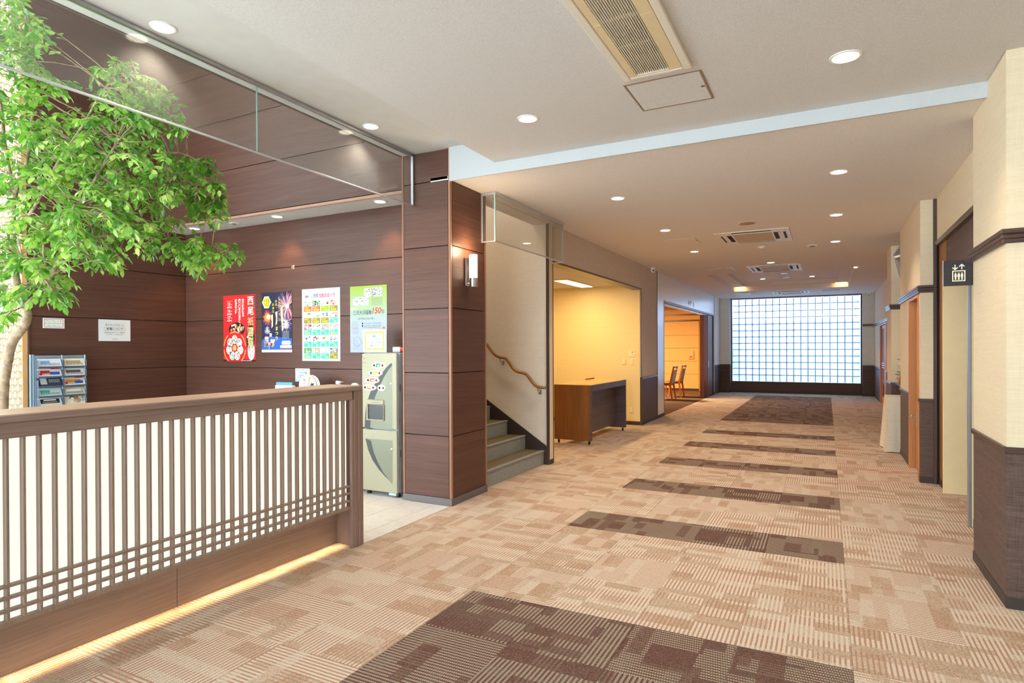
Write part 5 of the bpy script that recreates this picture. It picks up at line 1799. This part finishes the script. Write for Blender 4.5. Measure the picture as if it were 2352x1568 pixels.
for x in (MX0 + .04, MX1 - .04):
    for yy in (MY + .06, 5.04):
        MB().lathe([(.022, 0), (.022, .02), (.012, .022), (.012, .052)], (x, yy, 0), 14).obj('foot', M['black'], mc)
MB().bbox(MX1 - .12, MX1 - .03, MY + .002, MY + .05, .02, .046, .004).obj('drip_tray', M['mach_side'], mc)
q = Print((MX1, 0, 0), (0, 1, 0), (0, 0, 1), (1, 0, 0))
q.rect('sky', 4.95, .62, 5.03, .78, 0)
smalltext(q, 'ink', 4.955, .765, 5.025, 12, .012, 1, .005)
q.build(mc)
for zz in (.40, 1.04):
    MB().bbox(MX1 - .008, MX1 + .004, MY + .034, MY + .042, zz, zz + .07, .001).obj('hinge', M['base_grey'], mc)

t = thing('notice_stand', 'clear stand with a lime bordered notice on top of the drink machine', 'notice stand', (mx(-4.07), MY + .12, 1.415))
sx0, sx1, sz0, sz1 = -4.222, -3.912, 1.4165, 1.655
MB().bbox(sx0, sx1, MY + .10, MY + .106, sz0, sz1, .001).bbox(sx0, sx1, MY + .06, MY + .16, 1.4155, 1.4195, .001).obj('holder', M['acrylic'], t)
MB().box(sx0 + .004, sx1 - .004, MY + .097, MY + .0995, sz0 + .004, sz1 - .004).obj('sheet', plain('sheet_white_notice', (206, 208, 206), .5, var=.02), t)
q = Print((sx0 + .004, MY + .097, sz0 + .004), (1, 0, 0), (0, 0, 1), N_)
W_, H_ = sx1 - sx0 - .008, sz1 - sz0 - .008
q.frame('lime2', .022, .022, W_ - .022, H_ - .016, .024, 0)
for k in range(30):
    a = k / 30
    s = (W_ - .068) * 2 + (H_ - .06) * 2
    d = a * s
    if d < W_ - .068:
        c = (.034 + d, .034)
    elif d < W_ - .068 + H_ - .06:
        c = (W_ - .034, .034 + d - (W_ - .068))
    elif d < 2 * (W_ - .068) + H_ - .06:
        c = (W_ - .034 - (d - (W_ - .068 + H_ - .06)), H_ - .028)
    else:
        c = (.034, H_ - .028 - (d - (2 * (W_ - .068) + H_ - .06)))
    q.ell('ink' if k % 3 else 'green', c[0], c[1], .0045, .0035, 1, 6)
q.text('green', 'お願い', W_ / 2, .152, .022, 1, .07, 'c', .01)
for k, s in enumerate(('ドリンクは', 'こちらのフロア内で', 'お飲み下さい')):
    q.text('grey', s, W_ / 2, .118 - .030 * k, .022, 1, (.105, .20, .135)[k], 'c', .008)
q.build(t)
rd = thing('wrapped_roll', 'red roll with a white wrapped end lying on top of the drink machine', 'roll', (-3.78, 4.90, 1.415))
MB().tube([(-3.83, 4.93, 1.446), (-3.66, 5.03, 1.446)], .026, 14).obj('roll', plain('red_plastic', (206, 70, 50), .4), rd, smooth=True)
MB().tube([(-3.89, 4.895, 1.446), (-3.826, 4.932, 1.446)], .030, 14).obj('wrapping', plain('white_wrap', (226, 226, 224), .6), rd, smooth=True)

# ------------------------------------------------------------------ brochure rack
RX = -7.30
M['rackdark'] = plain('rack_slate', (88, 104, 124), .35, .2)
rk = thing('brochure_rack', 'grey blue wire brochure rack standing against the side wood wall', 'brochure rack', (-7.32, 3.57, 0))
for yy in (3.318, 3.342):
    MB().bbox(RX - .09, RX - .07, yy - .008, yy + .008, 0, 1.412, .002).obj('post', M['rackblue'], rk)
for yy in (3.588, 3.815):
    MB().bbox(RX - .04, RX - .02, yy - .006, yy + .006, .04, 1.405, .002).obj('post', M['rackblue'], rk)
MB().bbox(RX - .10, RX + .10, 3.30, 3.335, 0, .03, .004).bbox(RX - .10, RX + .10, 3.79, 3.825, 0, .03, .004).bbox(RX - .06, RX - .04, 3.32, 3.81, .01, .03, .003).obj('foot', M['rackblue'], rk)
MB().box(RX - .058, RX - .052, 3.345, 3.815, .10, 1.40).obj('back_sheet', M['rackblue'], rk)
G_B = 'brochures in the rack'
covers = [((232, 238, 246), 'sky', 'pale brochure with blue print'), ((240, 234, 218), 'tan', 'cream brochure with brown print'), ((238, 236, 232), 'red', 'white brochure with red and navy print'), ((236, 236, 236), 'grey', 'white brochure with a plain grey title'),
          ((52, 60, 76), 'pale', 'dark slate brochure with a pale panel'), ((240, 236, 226), 'orange', 'colourful brochure with a red banner'), ((196, 220, 220), 'teal', 'aqua brochure with a faint map'), ((206, 206, 190), 'white', 'olive grey brochure with white title'),
          ((226, 234, 236), 'navy', 'white brochure with a navy band'), ((236, 232, 224), 'maroon', 'white brochure with two drawn heads'), ((96, 84, 140), 'pale', 'violet brochure'), ((238, 238, 236), 'grey', 'blank white brochure')]
rows = ['top', 'second', 'third', 'fourth', 'fifth', 'sixth']
n = 0
for r in range(6):
    z0 = 1.300 - .1035 * r
    for c, (ya, yb) in enumerate(((3.352, 3.582), (3.594, 3.812))):
        MB().bbox(RX - .03, RX + .012, ya - .002, yb + .002, z0 - .030, z0 - .026, .001).bbox(RX + .008, RX + .012, ya - .002, yb + .002, z0 - .028, z0 - .014, .001).bbox(RX - .05, RX + .006, ya - .003, ya, z0 - .03, z0 + .05, .001).bbox(RX - .05, RX + .006, yb, yb + .003, z0 - .03, z0 + .05, .001).obj('pocket', M['rackdark'], rk)
        rgb, ink, des = covers[n]
        t = thing('brochure', f'{des}, {rows[r]} row of rack, ' + ('lattice side' if c == 0 else 'corner side'), 'brochure', (RX, (ya + yb) / 2, z0 - .02), 0, G_B)
        a, b = Vector((RX + .005, 0, z0 - .024)), Vector((RX - .036, 0, z0 + .066))
        ud, vd = Vector((0, 1, 0)), (b - a)
        ln = vd.length
        vd.normalize()
        nd = ud.cross(vd)
        if nd.x < 0:
            nd = -nd
        w = yb - ya - .012
        m = MB()
        q0 = Vector((a.x, ya + .006, a.z))
        m.prism([tuple(q0), tuple(q0 + ud * w), tuple(q0 + ud * w + vd * ln), tuple(q0 + vd * ln)], tuple(-nd * .006))
        m.obj('cover', plain('cover_%d' % n, rgb, .45, var=.02), t)
        P = Print(q0, ud, vd, nd)
        if n == 4:
            P.rect('pale', .02, .03, .08, .10, 1)
            smalltext(P, 'pale', .10, .08, .2, 3, .014, 1, .006)
        elif n == 8:
            P.rect('navy', .02, .035, w - .02, .085, 1)
            P.rect('white', .05, .065, w - .05, .078, 2)
            smalltext(P, 'yellow', .04, .045, w - .04, 1, .01, 2, .007)
        elif n == 9:
            P.ell('cream', .085, .045, .045, .03, 1)
            P.ell('black', .085, .078, .028, .022, 1)
            P.ell('cream', .085, .072, .02, .018, 2)
            P.ell('coral', .13, .082, .016, .016, 1)
            P.ell('tan', .13, .05, .04, .028, 1)
            for k in range(6):
                P.ell('green', .185 + .006 * (k % 2), .04 + .011 * k, .009, .004, 1, 8)
        elif n < 10:
            P.rect(ink, .02, .045, w * (.5 + .3 * (n % 2)), .075, 1)
            smalltext(P, 'grey', .02, .10, w - .02, 1, .01, 1, .005)
            smalltext(P, 'ink', .02, .038, w - .02, 2, .012, 1, .006)
            if n in (2, 5):
                P.rect('red', w * .55, .092, w - .01, .106, 2)
                P.rect('blue', w * .5, .028, w - .02, .06, 2)
                P.ell('red', .02, .035, .014, .014, 3)
        P.build(t)
        n += 1
pp = thing('paper_roll', 'rolled printed paper leaning behind the tree trunk by the woven screen', 'paper', (-6.6, 2.62, .72))
MB().tube([(-6.62, 2.66, .0), (-6.60, 2.60, 1.05)], .08, 16).obj('paper', plain('printed_paper', (214, 222, 232), .6, var=.15), pp, smooth=True)
q = Print((-6.52, 2.575, .95), (0.2, 1, 0), (0, 0, 1), (1, -.2, 0))
q.text('magenta', '38', 0, 0, .03, 1)
q.build(pp)

# ------------------------------------------------------------------ low bookshelf and what stands on it
bs = thing('bookshelf', 'low wood bookshelf along the poster wall, mostly hidden by the counter', 'bookshelf', (-5.0, 4.88, 0))
SZ = .94
MB().bbox(-5.75, -4.25, 4.74, 5.06, SZ - .03, SZ, .003).obj('top', M['counter_top'], bs)
for x in (-5.75, -5.01, -4.28):
    MB().bbox(x, x + .03, 4.75, 5.06, 0, SZ - .03, .002).obj('side_panel', M['counter_v'], bs)
for z in (.08, .38, .68):
    MB().bbox(-5.72, -4.28, 4.755, 5.06, z, z + .02, .002).obj('shelf', M['counter'], bs)
MB().box(-5.72, -4.28, 5.045, 5.06, .1, SZ - .03).obj('back_panel', M['counter'], bs)
fn = thing('round_fan', 'round white paper fan with brush writing standing on the low bookshelf', 'fan', (-5.05, 4.87, SZ))
m = MB()
ang = .12
for yy in (0, .006):
    pass
pts = [(-5.04 + .128 * cos(2 * pi * i / 30), 4.865, 1.060 + .118 * sin(2 * pi * i / 30)) for i in range(30)]
MB().prism(pts, (0, .004, 0)).obj('fan_leaf', plain('fan_paper', (244, 244, 240), .6, var=.02), fn)
MB().prism([(-5.0 + .128 * cos(2 * pi * i / 30), 4.880, 1.058 + .116 * sin(2 * pi * i / 30)) for i in range(30)], (0, .004, 0)).obj('fan_leaf', plain('fan_paper_back', (232, 232, 224), .6, var=.02), fn)
MB().bbox(-5.05, -5.03, 4.862, 4.888, SZ, 1.02, .002).obj('handle', M['plastic'], fn)
P = Print((-5.168, 4.865, .942), (1, 0, 0), (0, 0, 1), N_)
P.column('black', '祭り', .085, .195, .04, .045, 1, .01)
P.poly('tan', [(.125, .11), (.19, .21), (.15, .215)], 1)
P.poly('black', [(.16, .10), (.20, .19), (.18, .13), (.23, .15), (.2, .08)], 2)
for k in range(16):
    P.stroke(rp.choice(['black', 'ink', 'grey', 'coral']), (.13 + rp.random() * .09, .05 + rp.random() * .1), (.13 + rp.random() * .1, .05 + rp.random() * .1), .006, 3)
P.build(fn)
bxs = thing('display_box', 'blue and white display box of small print on the low bookshelf', 'box', (-5.40, 4.86, SZ))
MB().bbox(-5.53, -5.28, 4.87, 4.89, SZ, 1.085, .002).obj('back_card', plain('display_blue', (96, 160, 210), .5), bxs)
MB().bbox(-5.49, -5.22, 4.82, 4.865, SZ, 1.055, .003).obj('tray', M['plastic'], bxs)
P = Print((-5.49, 4.82, SZ), (1, 0, 0), (0, 0, 1), N_)
P.rect('blue', .07, .03, .085, .048, 1)
P.rect('lime', .16, .022, .23, .045, 1)
P.rect('yellow', .235, .02, .262, .055, 1)
P.rect('sky', 0, .02, .02, .05, 1)
smalltext(P, 'grey', .04, .058, .12, 1, .01, 1, .005)
P.build(bxs)
P = Print((-5.53, 4.87, SZ), (1, 0, 0), (0, 0, 1), N_)
P.rect('sky', .0, .085, .25, .098, 1)
for k in range(4):
    P.rect(['coral', 'white', 'navy', 'red'][k], .01 + .02 * k, .068, .025 + .02 * k, .08, 2)
P.build(bxs)
hs = thing('figurine', 'tiny white house figurine with a blue window on the low bookshelf', 'figurine', (-4.585, 4.87, SZ))
MB().bbox(-4.61, -4.565, 4.855, 4.885, SZ, 1.09, .003).bbox(-4.62, -4.61, 4.865, 4.875, SZ, 1.12, .002).prism([(-4.618, 4.85, 1.088), (-4.55, 4.85, 1.10), (-4.55, 4.85, 1.112), (-4.618, 4.85, 1.116)], (0, .04, 0)).obj('house', M['plastic'], hs)
MB().box(-4.60, -4.575, 4.853, 4.856, 1.055, 1.085).obj('window', INK['blue'], hs)
dm = thing('table_tag', 'white rounded card stand beside the drink machine on the bookshelf', 'card stand', (-4.31, 4.80, SZ))
MB().prism([(-4.365, 4.80, SZ), (-4.265, 4.80, SZ)] + [(-4.315 + .05 * cos(a), 4.80, 1.07 + .036 * sin(a)) for a in [pi * i / 10 for i in range(11)]], (0, .02, 0)).obj('card', M['plastic'], dm)
q = Print((-4.365, 4.80, SZ), (1, 0, 0), (0, 0, 1), N_)
smalltext(q, 'grey', .015, .092, .085, 2, .016, 1, .007)
q.build(dm)

# ------------------------------------------------------------------ mobile desk in the alcove
dk = thing('rolling_desk', 'brown veneer reception desk on black casters in the yellow alcove', 'desk', (-3.43, 9.5, 0))
DX0, DX1, DY0, DY1, DZ = -3.735, -3.130, 8.60, 10.385, .893
MB().bbox(DX0, DX1 - .02, DY0, DY0 + .045, .058, DZ, .003).obj('end_panel', M['desk'], dk)
MB().bbox(DX0, DX1 - .02, DY1 - .045, DY1, .058, DZ, .003).obj('end_panel', M['desk_front'], dk)
MB().bbox(DX1 - .022, DX1, DY0, DY0 + .045, .058, DZ, .003).bbox(DX1 - .022, DX1, DY1 - .045, DY1, .058, DZ, .003).obj('edge_post', M['desk_front'], dk)
MB().bbox(DX1 - .022, DX1, DY0 + .045, DY1 - .045, .80, DZ, .003).obj('apron', M['desk_front'], dk)
MB().bbox(DX0, DX1 - .001, DY0, DY1, DZ - .004, DZ + .004, .001).obj('desk_top', M['desk_top'], dk)
MB().bbox(DX1 - .19, DX1 - .172, DY0 + .045, DY1 - .045, .118, DZ - .006, .002).obj('modesty_panel', M['desk_front'], dk)
MB().bbox(DX0, DX0 + .02, DY1 - .42, DY1, DZ + .004, DZ + .026, .002).obj('back_ledge', M['desk'], dk)
for x in (DX0 + .06, DX1 - .05):
    for yy in (DY0 + .05, DY1 - .05):
        m = MB().lathe([(0, -.011), (.022, -.011), (.027, -.007), (.027, .007), (.022, .011), (0, .011)], (x, yy, .0275), 18, 'x')
        w_ = m.obj('caster', M['black'], dk, smooth=True)
        MB().bbox(x - .016, x + .016, yy - .012, yy + .012, .048, .060, .002).obj('caster_plate', M['chrome'], w_)
for z0, z1, x0, x1, l, nm in ((1.28, 1.405, -3.325, -3.20, 'square intercom plate with a round button, upper of the alcove wall plates', 'intercom'), (1.13, 1.245, -3.455, -3.385, 'white wall switch plate in the alcove nearer the desk', 'light_switch'),
                              (1.13, 1.245, -3.30, -3.235, 'white wall switch plate in the alcove under the intercom plate', 'light_switch'), (.225, .342, -3.315, -3.245, 'white wall outlet low on the yellow alcove wall', 'wall_outlet')):
    t = thing(nm, l, nm.replace('_', ' '), ((x0 + x1) / 2, 11.203, z0))
    MB().bbox(x0, x1, 11.195, 11.203, z0, z1, .003).obj('plate', plain('ivory_plate', (246, 228, 182), .4, var=.01), t)
    if nm == 'intercom':
        MB().lathe([(0, -.014), (.012, -.012), (.016, 0)], ((x0 + x1) / 2 + .01, 11.195, z0 + .05), 16, 'y').obj('button', M['plastic'], t, smooth=True)
        MB().bbox((x0 + x1) / 2, (x0 + x1) / 2 + .02, 11.192, 11.196, z0 + .08, z0 + .095, .001).obj('key_slot', M['dark'], t)
    else:
        for k in range(2 if 'switch' in nm or 'outlet' in nm else 1):
            zz = z0 + .022 + k * .038
            MB().bbox(x0 + .02, x1 - .02, 11.191, 11.196, zz, zz + .030, .002).obj('rocker' if 'switch' in nm else 'socket', M['plastic'], t)

# ------------------------------------------------------------------ folding door and room sign
fd = tag(thing('door_4', None, None, (XL - .07, 18.5, 0)), kind='structure')
for k, (a, b) in enumerate(((17.90, 18.02), (18.06, 18.16), (18.19, 18.27), (18.30, 18.42))):
    MB().bbox(XB + .01, XL - .035, a + .005, a + .045, .012, 2.38, .003).obj('door_leaf', M['doorbrown'], fd)
    MB().bbox(XB + .02, XL - .05, a + .047, a + .055, .012, 2.37, .002).obj('door_gap', M['dark'], fd)
MB().bbox(XB + .03, XL - .03, 18.50, 19.34, .012, 2.40, .003).obj('door_leaf', M['doorbrown'], fd)
MB().bbox(XL - .038, XL - .024, 18.55, 18.62, .86, 1.05, .003).obj('handle', M['steel'], fd)
sg = thing('room_sign', 'small dark lettering on the pale header above the folding door', 'sign', (XL, 15.9, 2.5))
P = Print((XL, 15.48, 2.50), (0, 1, 0), (0, 0, 1), (1, 0, 0))
P.mb('ink')
P.text('ink', '梅', 0, 0, .135, 2, .50, bold=.01)
P.text('ink', '1', .66, 0, .125, 2, .09, bold=.02)
P.inks['ink'].obj('lettering', INK['ink'], sg)

# ------------------------------------------------------------------ chairs in the function room


def chair():
    """back towards -y local? the chair faces -x: backrest at +x, seat to -x"""
    c = thing('banquet_chair', '', 'chair', (0, 0, 0), 0, 'chairs in the function room', local=True)
    W2 = .21
    for s in (-1, 1):
        y = s * W2
        MB().prism([(.20, y - .016, 0), (.235, y - .016, 0), (.185, y - .016, .44), (.135, y - .016, .44)], (0, .032, 0)).obj('leg', M['orangewood_o'], c)
        MB().prism([(-.235, y - .016, 0), (-.205, y - .016, 0), (-.19, y - .016, .42), (-.235, y - .016, .42)], (0, .032, 0)).obj('leg', M['orangewood_o'], c)
        MB().prism([(.135, y - .016, .44), (.185, y - .016, .44), (.285, y - .016, .93), (.245, y - .016, .93)], (0, .032, 0)).obj('back_post', M['orangewood_o'], c)
    MB().bbox(-.24, .17, -W2 - .01, W2 + .01, .40, .43, .008).obj('seat_frame', M['orangewood_o'], c)
    MB().bbox(-.25, .15, -W2 - .02, W2 + .02, .43, .49, .02).obj('seat', M['seat'], c)
    MB().prism([(.150, -W2 + .015, .45), (.192, -W2 + .015, .45), (.265, -W2 + .015, .84), (.225, -W2 + .015, .84)], (0, 2 * W2 - .03, 0)).obj('back_pad', M['blue'], c)
    MB().prism([(.240, -W2 - .016, .89), (.285, -W2 - .016, .89), (.293, -W2 - .016, .935), (.248, -W2 - .016, .935)], (0, 2 * W2 + .032, 0)).obj('top_rail', M['blue'], c)
    return c


c1 = chair()
c1.location = (-3.99, 17.02, 0)
c1['label'] = 'orange wood banquet chair with grey blue back nearer the corridor, seen through the folding door'
c2_ = dup(c1, (-3.96, 18.02, 0), 'orange wood banquet chair with grey blue back farther inside, behind the first chair')
ph = thing('wall_panel', 'cream wall control box on the warm panelled wall of the function room', 'control box', (-4.03, 20.885, 1.05))
MB().bbox(-4.14, -3.96, 20.85, 20.886, 1.06, 1.33, .006).obj('cover', plain('cream_box', (228, 184, 118), .5), ph)
MB().bbox(-4.10, -4.0, 20.845, 20.852, 1.10, 1.16, .003).obj('keys', plain('tan_keys', (170, 120, 64), .5), ph)

# ------------------------------------------------------------------ lift sign
ls = thing('lift_sign', 'black projecting sign with white arrows and three people in a lift', 'sign', (.80, 5.118, 1.872))
MB().bbox(.716, .8835, 5.116, 5.128, 1.872, 2.047, .002).obj('board', M['signdark'], ls)
MB().bbox(.712, .717, 5.114, 5.130, 1.870, 2.049, .001).obj('edge', M['steel'], ls)
P = Print((.716, 5.116, 1.872), (1, 0, 0), (0, 0, 1), N_)
for cx, s in ((.066, -1), (.104, 1)):
    zc = .128
    P.rect('cream', cx - .003, zc - .016, cx + .003, zc + .016, 1)
    tip = zc + s * .021
    P.poly('cream', [(cx, tip), (cx - .017, tip - s * .016), (cx - .013, tip - s * .021), (cx, tip - s * .009)], 2)
    P.poly('cream', [(cx, tip), (cx + .017, tip - s * .016), (cx + .013, tip - s * .021), (cx, tip - s * .009)], 2)
P.frame('cream', .050, .030, .124, .104, .006, 1)
for k in range(3):
    cx = .069 + .018 * k
    P.ell('cream', cx, .086, .0042, .0042, 1, 12)
    P.rect('cream', cx - .0065, .060, cx + .0065, .080, 1)
    P.rect('cream', cx - .0045, .040, cx - .0006, .062, 1)
    P.rect('cream', cx + .0006, .040, cx + .0045, .062, 1)
P.inks['cream'].obj('pictogram', INK['cream'], ls)

# ------------------------------------------------------------------ cloth covered table, niche shelves, flowers, screen
tb = thing('side_table', 'small table under an ivory floor length cloth by the dark wainscot of the niche', 'table', (.95, 10.05, 0))
TX0, TX1, TY0, TY1, TZ = .735, 1.18, 9.80, 10.32, .757
MB().bbox(TX0 + .01, TX1 - .01, TY0 + .01, TY1 - .01, TZ - .03, TZ - .006, .003).obj('table_top', M['counter_top'], tb)
for x in (TX0 + .05, TX1 - .05):
    for yy in (TY0 + .05, TY1 - .05):
        MB().bbox(x - .016, x + .016, yy - .016, yy + .016, 0, TZ - .03, .002).obj('leg', M['counter_v'], tb)
tcv, tcf = [], []
loop = []
per = [((TX0, TY1), (TX0, TY0)), ((TX0, TY0), (TX1, TY0)), ((TX1, TY0), (TX1, TY1)), ((TX1, TY1), (TX0, TY1))]
for (a, b), nn in zip(per, ((-1, 0), (0, -1), (1, 0), (0, 1))):
    for i in range(14):
        t_ = i / 14
        loop.append(((a[0] + (b[0] - a[0]) * t_, a[1] + (b[1] - a[1]) * t_), nn, t_))
NL, RL = len(loop), 8
for r in range(RL + 1):
    z = TZ * (1 - r / RL)
    k = (r / RL)
    for i, ((x, yy), nn, t_) in enumerate(loop):
        cor = 1 - min(1, min(t_, 1 - t_) * 4)
        wv = .012 * sin(i * 1.25) + .008 * sin(i * .6 + 1)
        o = k * (.022 + wv + cor * .028)
        zz = max(z, .002 + .012 * abs(sin(i * .9))) if r == RL else z
        xx, y2 = x + nn[0] * o, yy + nn[1] * o
        if t_ == 0:
            pn = loop[i - 1][1]
            xx += pn[0] * o
            y2 += pn[1] * o
        tcv.append((xx, y2, zz))
for r in range(RL):
    for i in range(NL):
        j = (i + 1) % NL
        tcf.append((r * NL + i, r * NL + j, (r + 1) * NL + j, (r + 1) * NL + i))
tcf.append(tuple(range(NL)))
m = MB()
m.add(tcv, tcf)
cl_ = m.obj('tablecloth', M['cloth'], smooth=True)
tag(cl_, 'ivory tablecloth hanging to the carpet over the small niche table', 'tablecloth')
s1 = thing('wall_shelf', 'dark wood ledge shelf across the niche above the cloth covered table', 'shelf', (1.15, 10.45, .87))
MB().bbox(.925, 1.40, YN0 + .005, YN1 - .008, .872, .898, .004).obj('board', M['rail'], s1)
MB().bbox(1.38, 1.40, YN0 + .02, YN1 - .02, .80, .872, .003).bbox(.94, 1.39, 9.80, 9.815, .83, .872, .003).obj('bracket', M['rail_v'], s1)
s2 = thing('wall_shelf', 'thin white upper shelf in the niche holding pale flowers', 'shelf', (1.18, 10.5, 1.17))
MB().bbox(.962, 1.42, 10.0, YN1 - .008, 1.172, 1.198, .003).obj('board', M['plastic'], s2)
MB().bbox(1.39, 1.42, 10.1, 10.12, 1.10, 1.172, .002).bbox(1.39, 1.42, 10.9, 10.92, 1.10, 1.172, .002).obj('bracket', M['steel'], s2)


def bouquet(x, y, z, vase_rgb, prof, heads, label):
    v = thing('flower_vase', label, 'vase', (x, y, z))
    MB().lathe(prof, (x, y, z), 20).obj('vase', plain('vase_' + '_'.join(map(str, vase_rgb)), vase_rgb, .25), v, smooth=True)
    st_, hd, lv = MB(), {}, MB()
    for hx, hy, hz, r, ink in heads:
        st_.tube([(x, y, z + prof[-1][1] - .02), (x + hx * .6, y + hy * .6, z + hz * .6 + .03), (x + hx, y + hy, z + hz)], .002, 5)
        if ink == 'green':
            for k in range(5):
                a = k * 2 * pi / 5
                lv.add([(x + hx, y + hy, z + hz), (x + hx + r * .6 * cos(a) - r * .25 * sin(a), y + hy + r * .6 * sin(a) + r * .25 * cos(a), z + hz + r * .3), (x + hx + r * cos(a) * 1.2, y + hy + r * sin(a) * 1.2, z + hz + r * .1), (x + hx + r * .6 * cos(a) + r * .25 * sin(a), y + hy + r * .6 * sin(a) - r * .25 * cos(a), z + hz + r * .3)], [(0, 1, 2, 3)])
        else:
            m = hd.setdefault(ink, MB())
            for ring, (q, up_) in enumerate(((.35, .7), (.7, .45), (1, .1))):
                for k in range(6):
                    a = k * pi / 3 + ring * .5
                    cx_, cy_, cz_ = x + hx + r * q * cos(a) * .7, y + hy + r * q * sin(a) * .7, z + hz + r * up_
                    m.add([(cx_ - r * .3, cy_, cz_), (cx_, cy_ - r * .3, cz_ + r * .12), (cx_ + r * .3, cy_, cz_), (cx_, cy_ + r * .3, cz_ + r * .12), (cx_, cy_, cz_ - r * .25)], [(0, 1, 2, 3), (0, 1, 4), (1, 2, 4), (2, 3, 4), (3, 0, 4)])
    st_.obj('stems', INK['green'], v)
    if lv.v:
        lv.obj('leaves', INK['green'], v)
    for ink, m in hd.items():
        m.obj('blooms', INK[ink], v)
    return v


bouquet(1.005, 10.62, 1.198, (236, 232, 220), [(.018, 0), (.03, .02), (.034, .06), (.018, .10), (.022, .115)],
        [(-.01, 0, .19, .05, 'cream'), (-.05, .03, .14, .035, 'cream'), (-.03, -.04, .23, .04, 'cream'), (.03, .02, .22, .045, 'white'), (-.055, 0, .06, .04, 'green'), (0, .04, .1, .04, 'green')], 'white vase of cream flowers on the thin upper niche shelf')
bouquet(.985, 10.72, .898, (176, 70, 44), [(.022, 0), (.032, .02), (.034, .05), (.024, .085), (.03, .10)],
        [(-.02, 0, .17, .045, 'green'), (.02, .02, .15, .045, 'green'), (-.045, .02, .13, .04, 'green'), (.04, 0, .14, .03, 'cream'), (-.05, -.02, .07, .02, 'coral')], 'small red brown vase with green leaves on the dark niche ledge')
bouquet(.99, 10.38, .898, (206, 206, 196), [(.014, 0), (.022, .015), (.022, .07), (.012, .10), (.014, .12)],
        [(0, 0, .18, .035, 'cream'), (-.02, .03, .16, .03, 'white'), (.02, 0, .14, .04, 'green')], 'slim grey vase with pale flowers at the near end of the niche ledge')
tv = thing('wall_screen', 'tilted blue grey flat screen hung high in the niche', 'screen', (1.06, 10.4, 2.3))
a, b = Vector((.903, 0, 2.862)), Vector((1.065, 0, 2.18))
dv = (b - a).normalized()
nv = Vector((-dv.z, 0, dv.x))
if nv.x > 0:
    nv = -nv


def slab(o0, o1, y0, y1, t0, t1):
    p0, p1 = a + dv * o0, a + dv * o1
    return MB().prism([tuple(p0 + nv * t0 + Vector((0, y0, 0))), tuple(p1 + nv * t0 + Vector((0, y0, 0))), tuple(p1 + nv * t1 + Vector((0, y0, 0))), tuple(p0 + nv * t1 + Vector((0, y0, 0)))], (0, y1 - y0, 0))


slab(0, .70, 9.86, 11.0, -.05, 0).obj('casing', plain('silver_bezel', (150, 160, 176), .35, .4), tv)
slab(.03, .67, 9.90, 10.96, 0, .003).obj('screen', M['screenglass'], tv)
MB().tube([(1.06, 10.43, 2.55), (1.25, 10.43, 2.62), (1.42, 10.43, 2.62)], .02, 10).bbox(1.40, 1.42, 10.33, 10.53, 2.5, 2.74, .003).obj('bracket', M['steel'], tv)
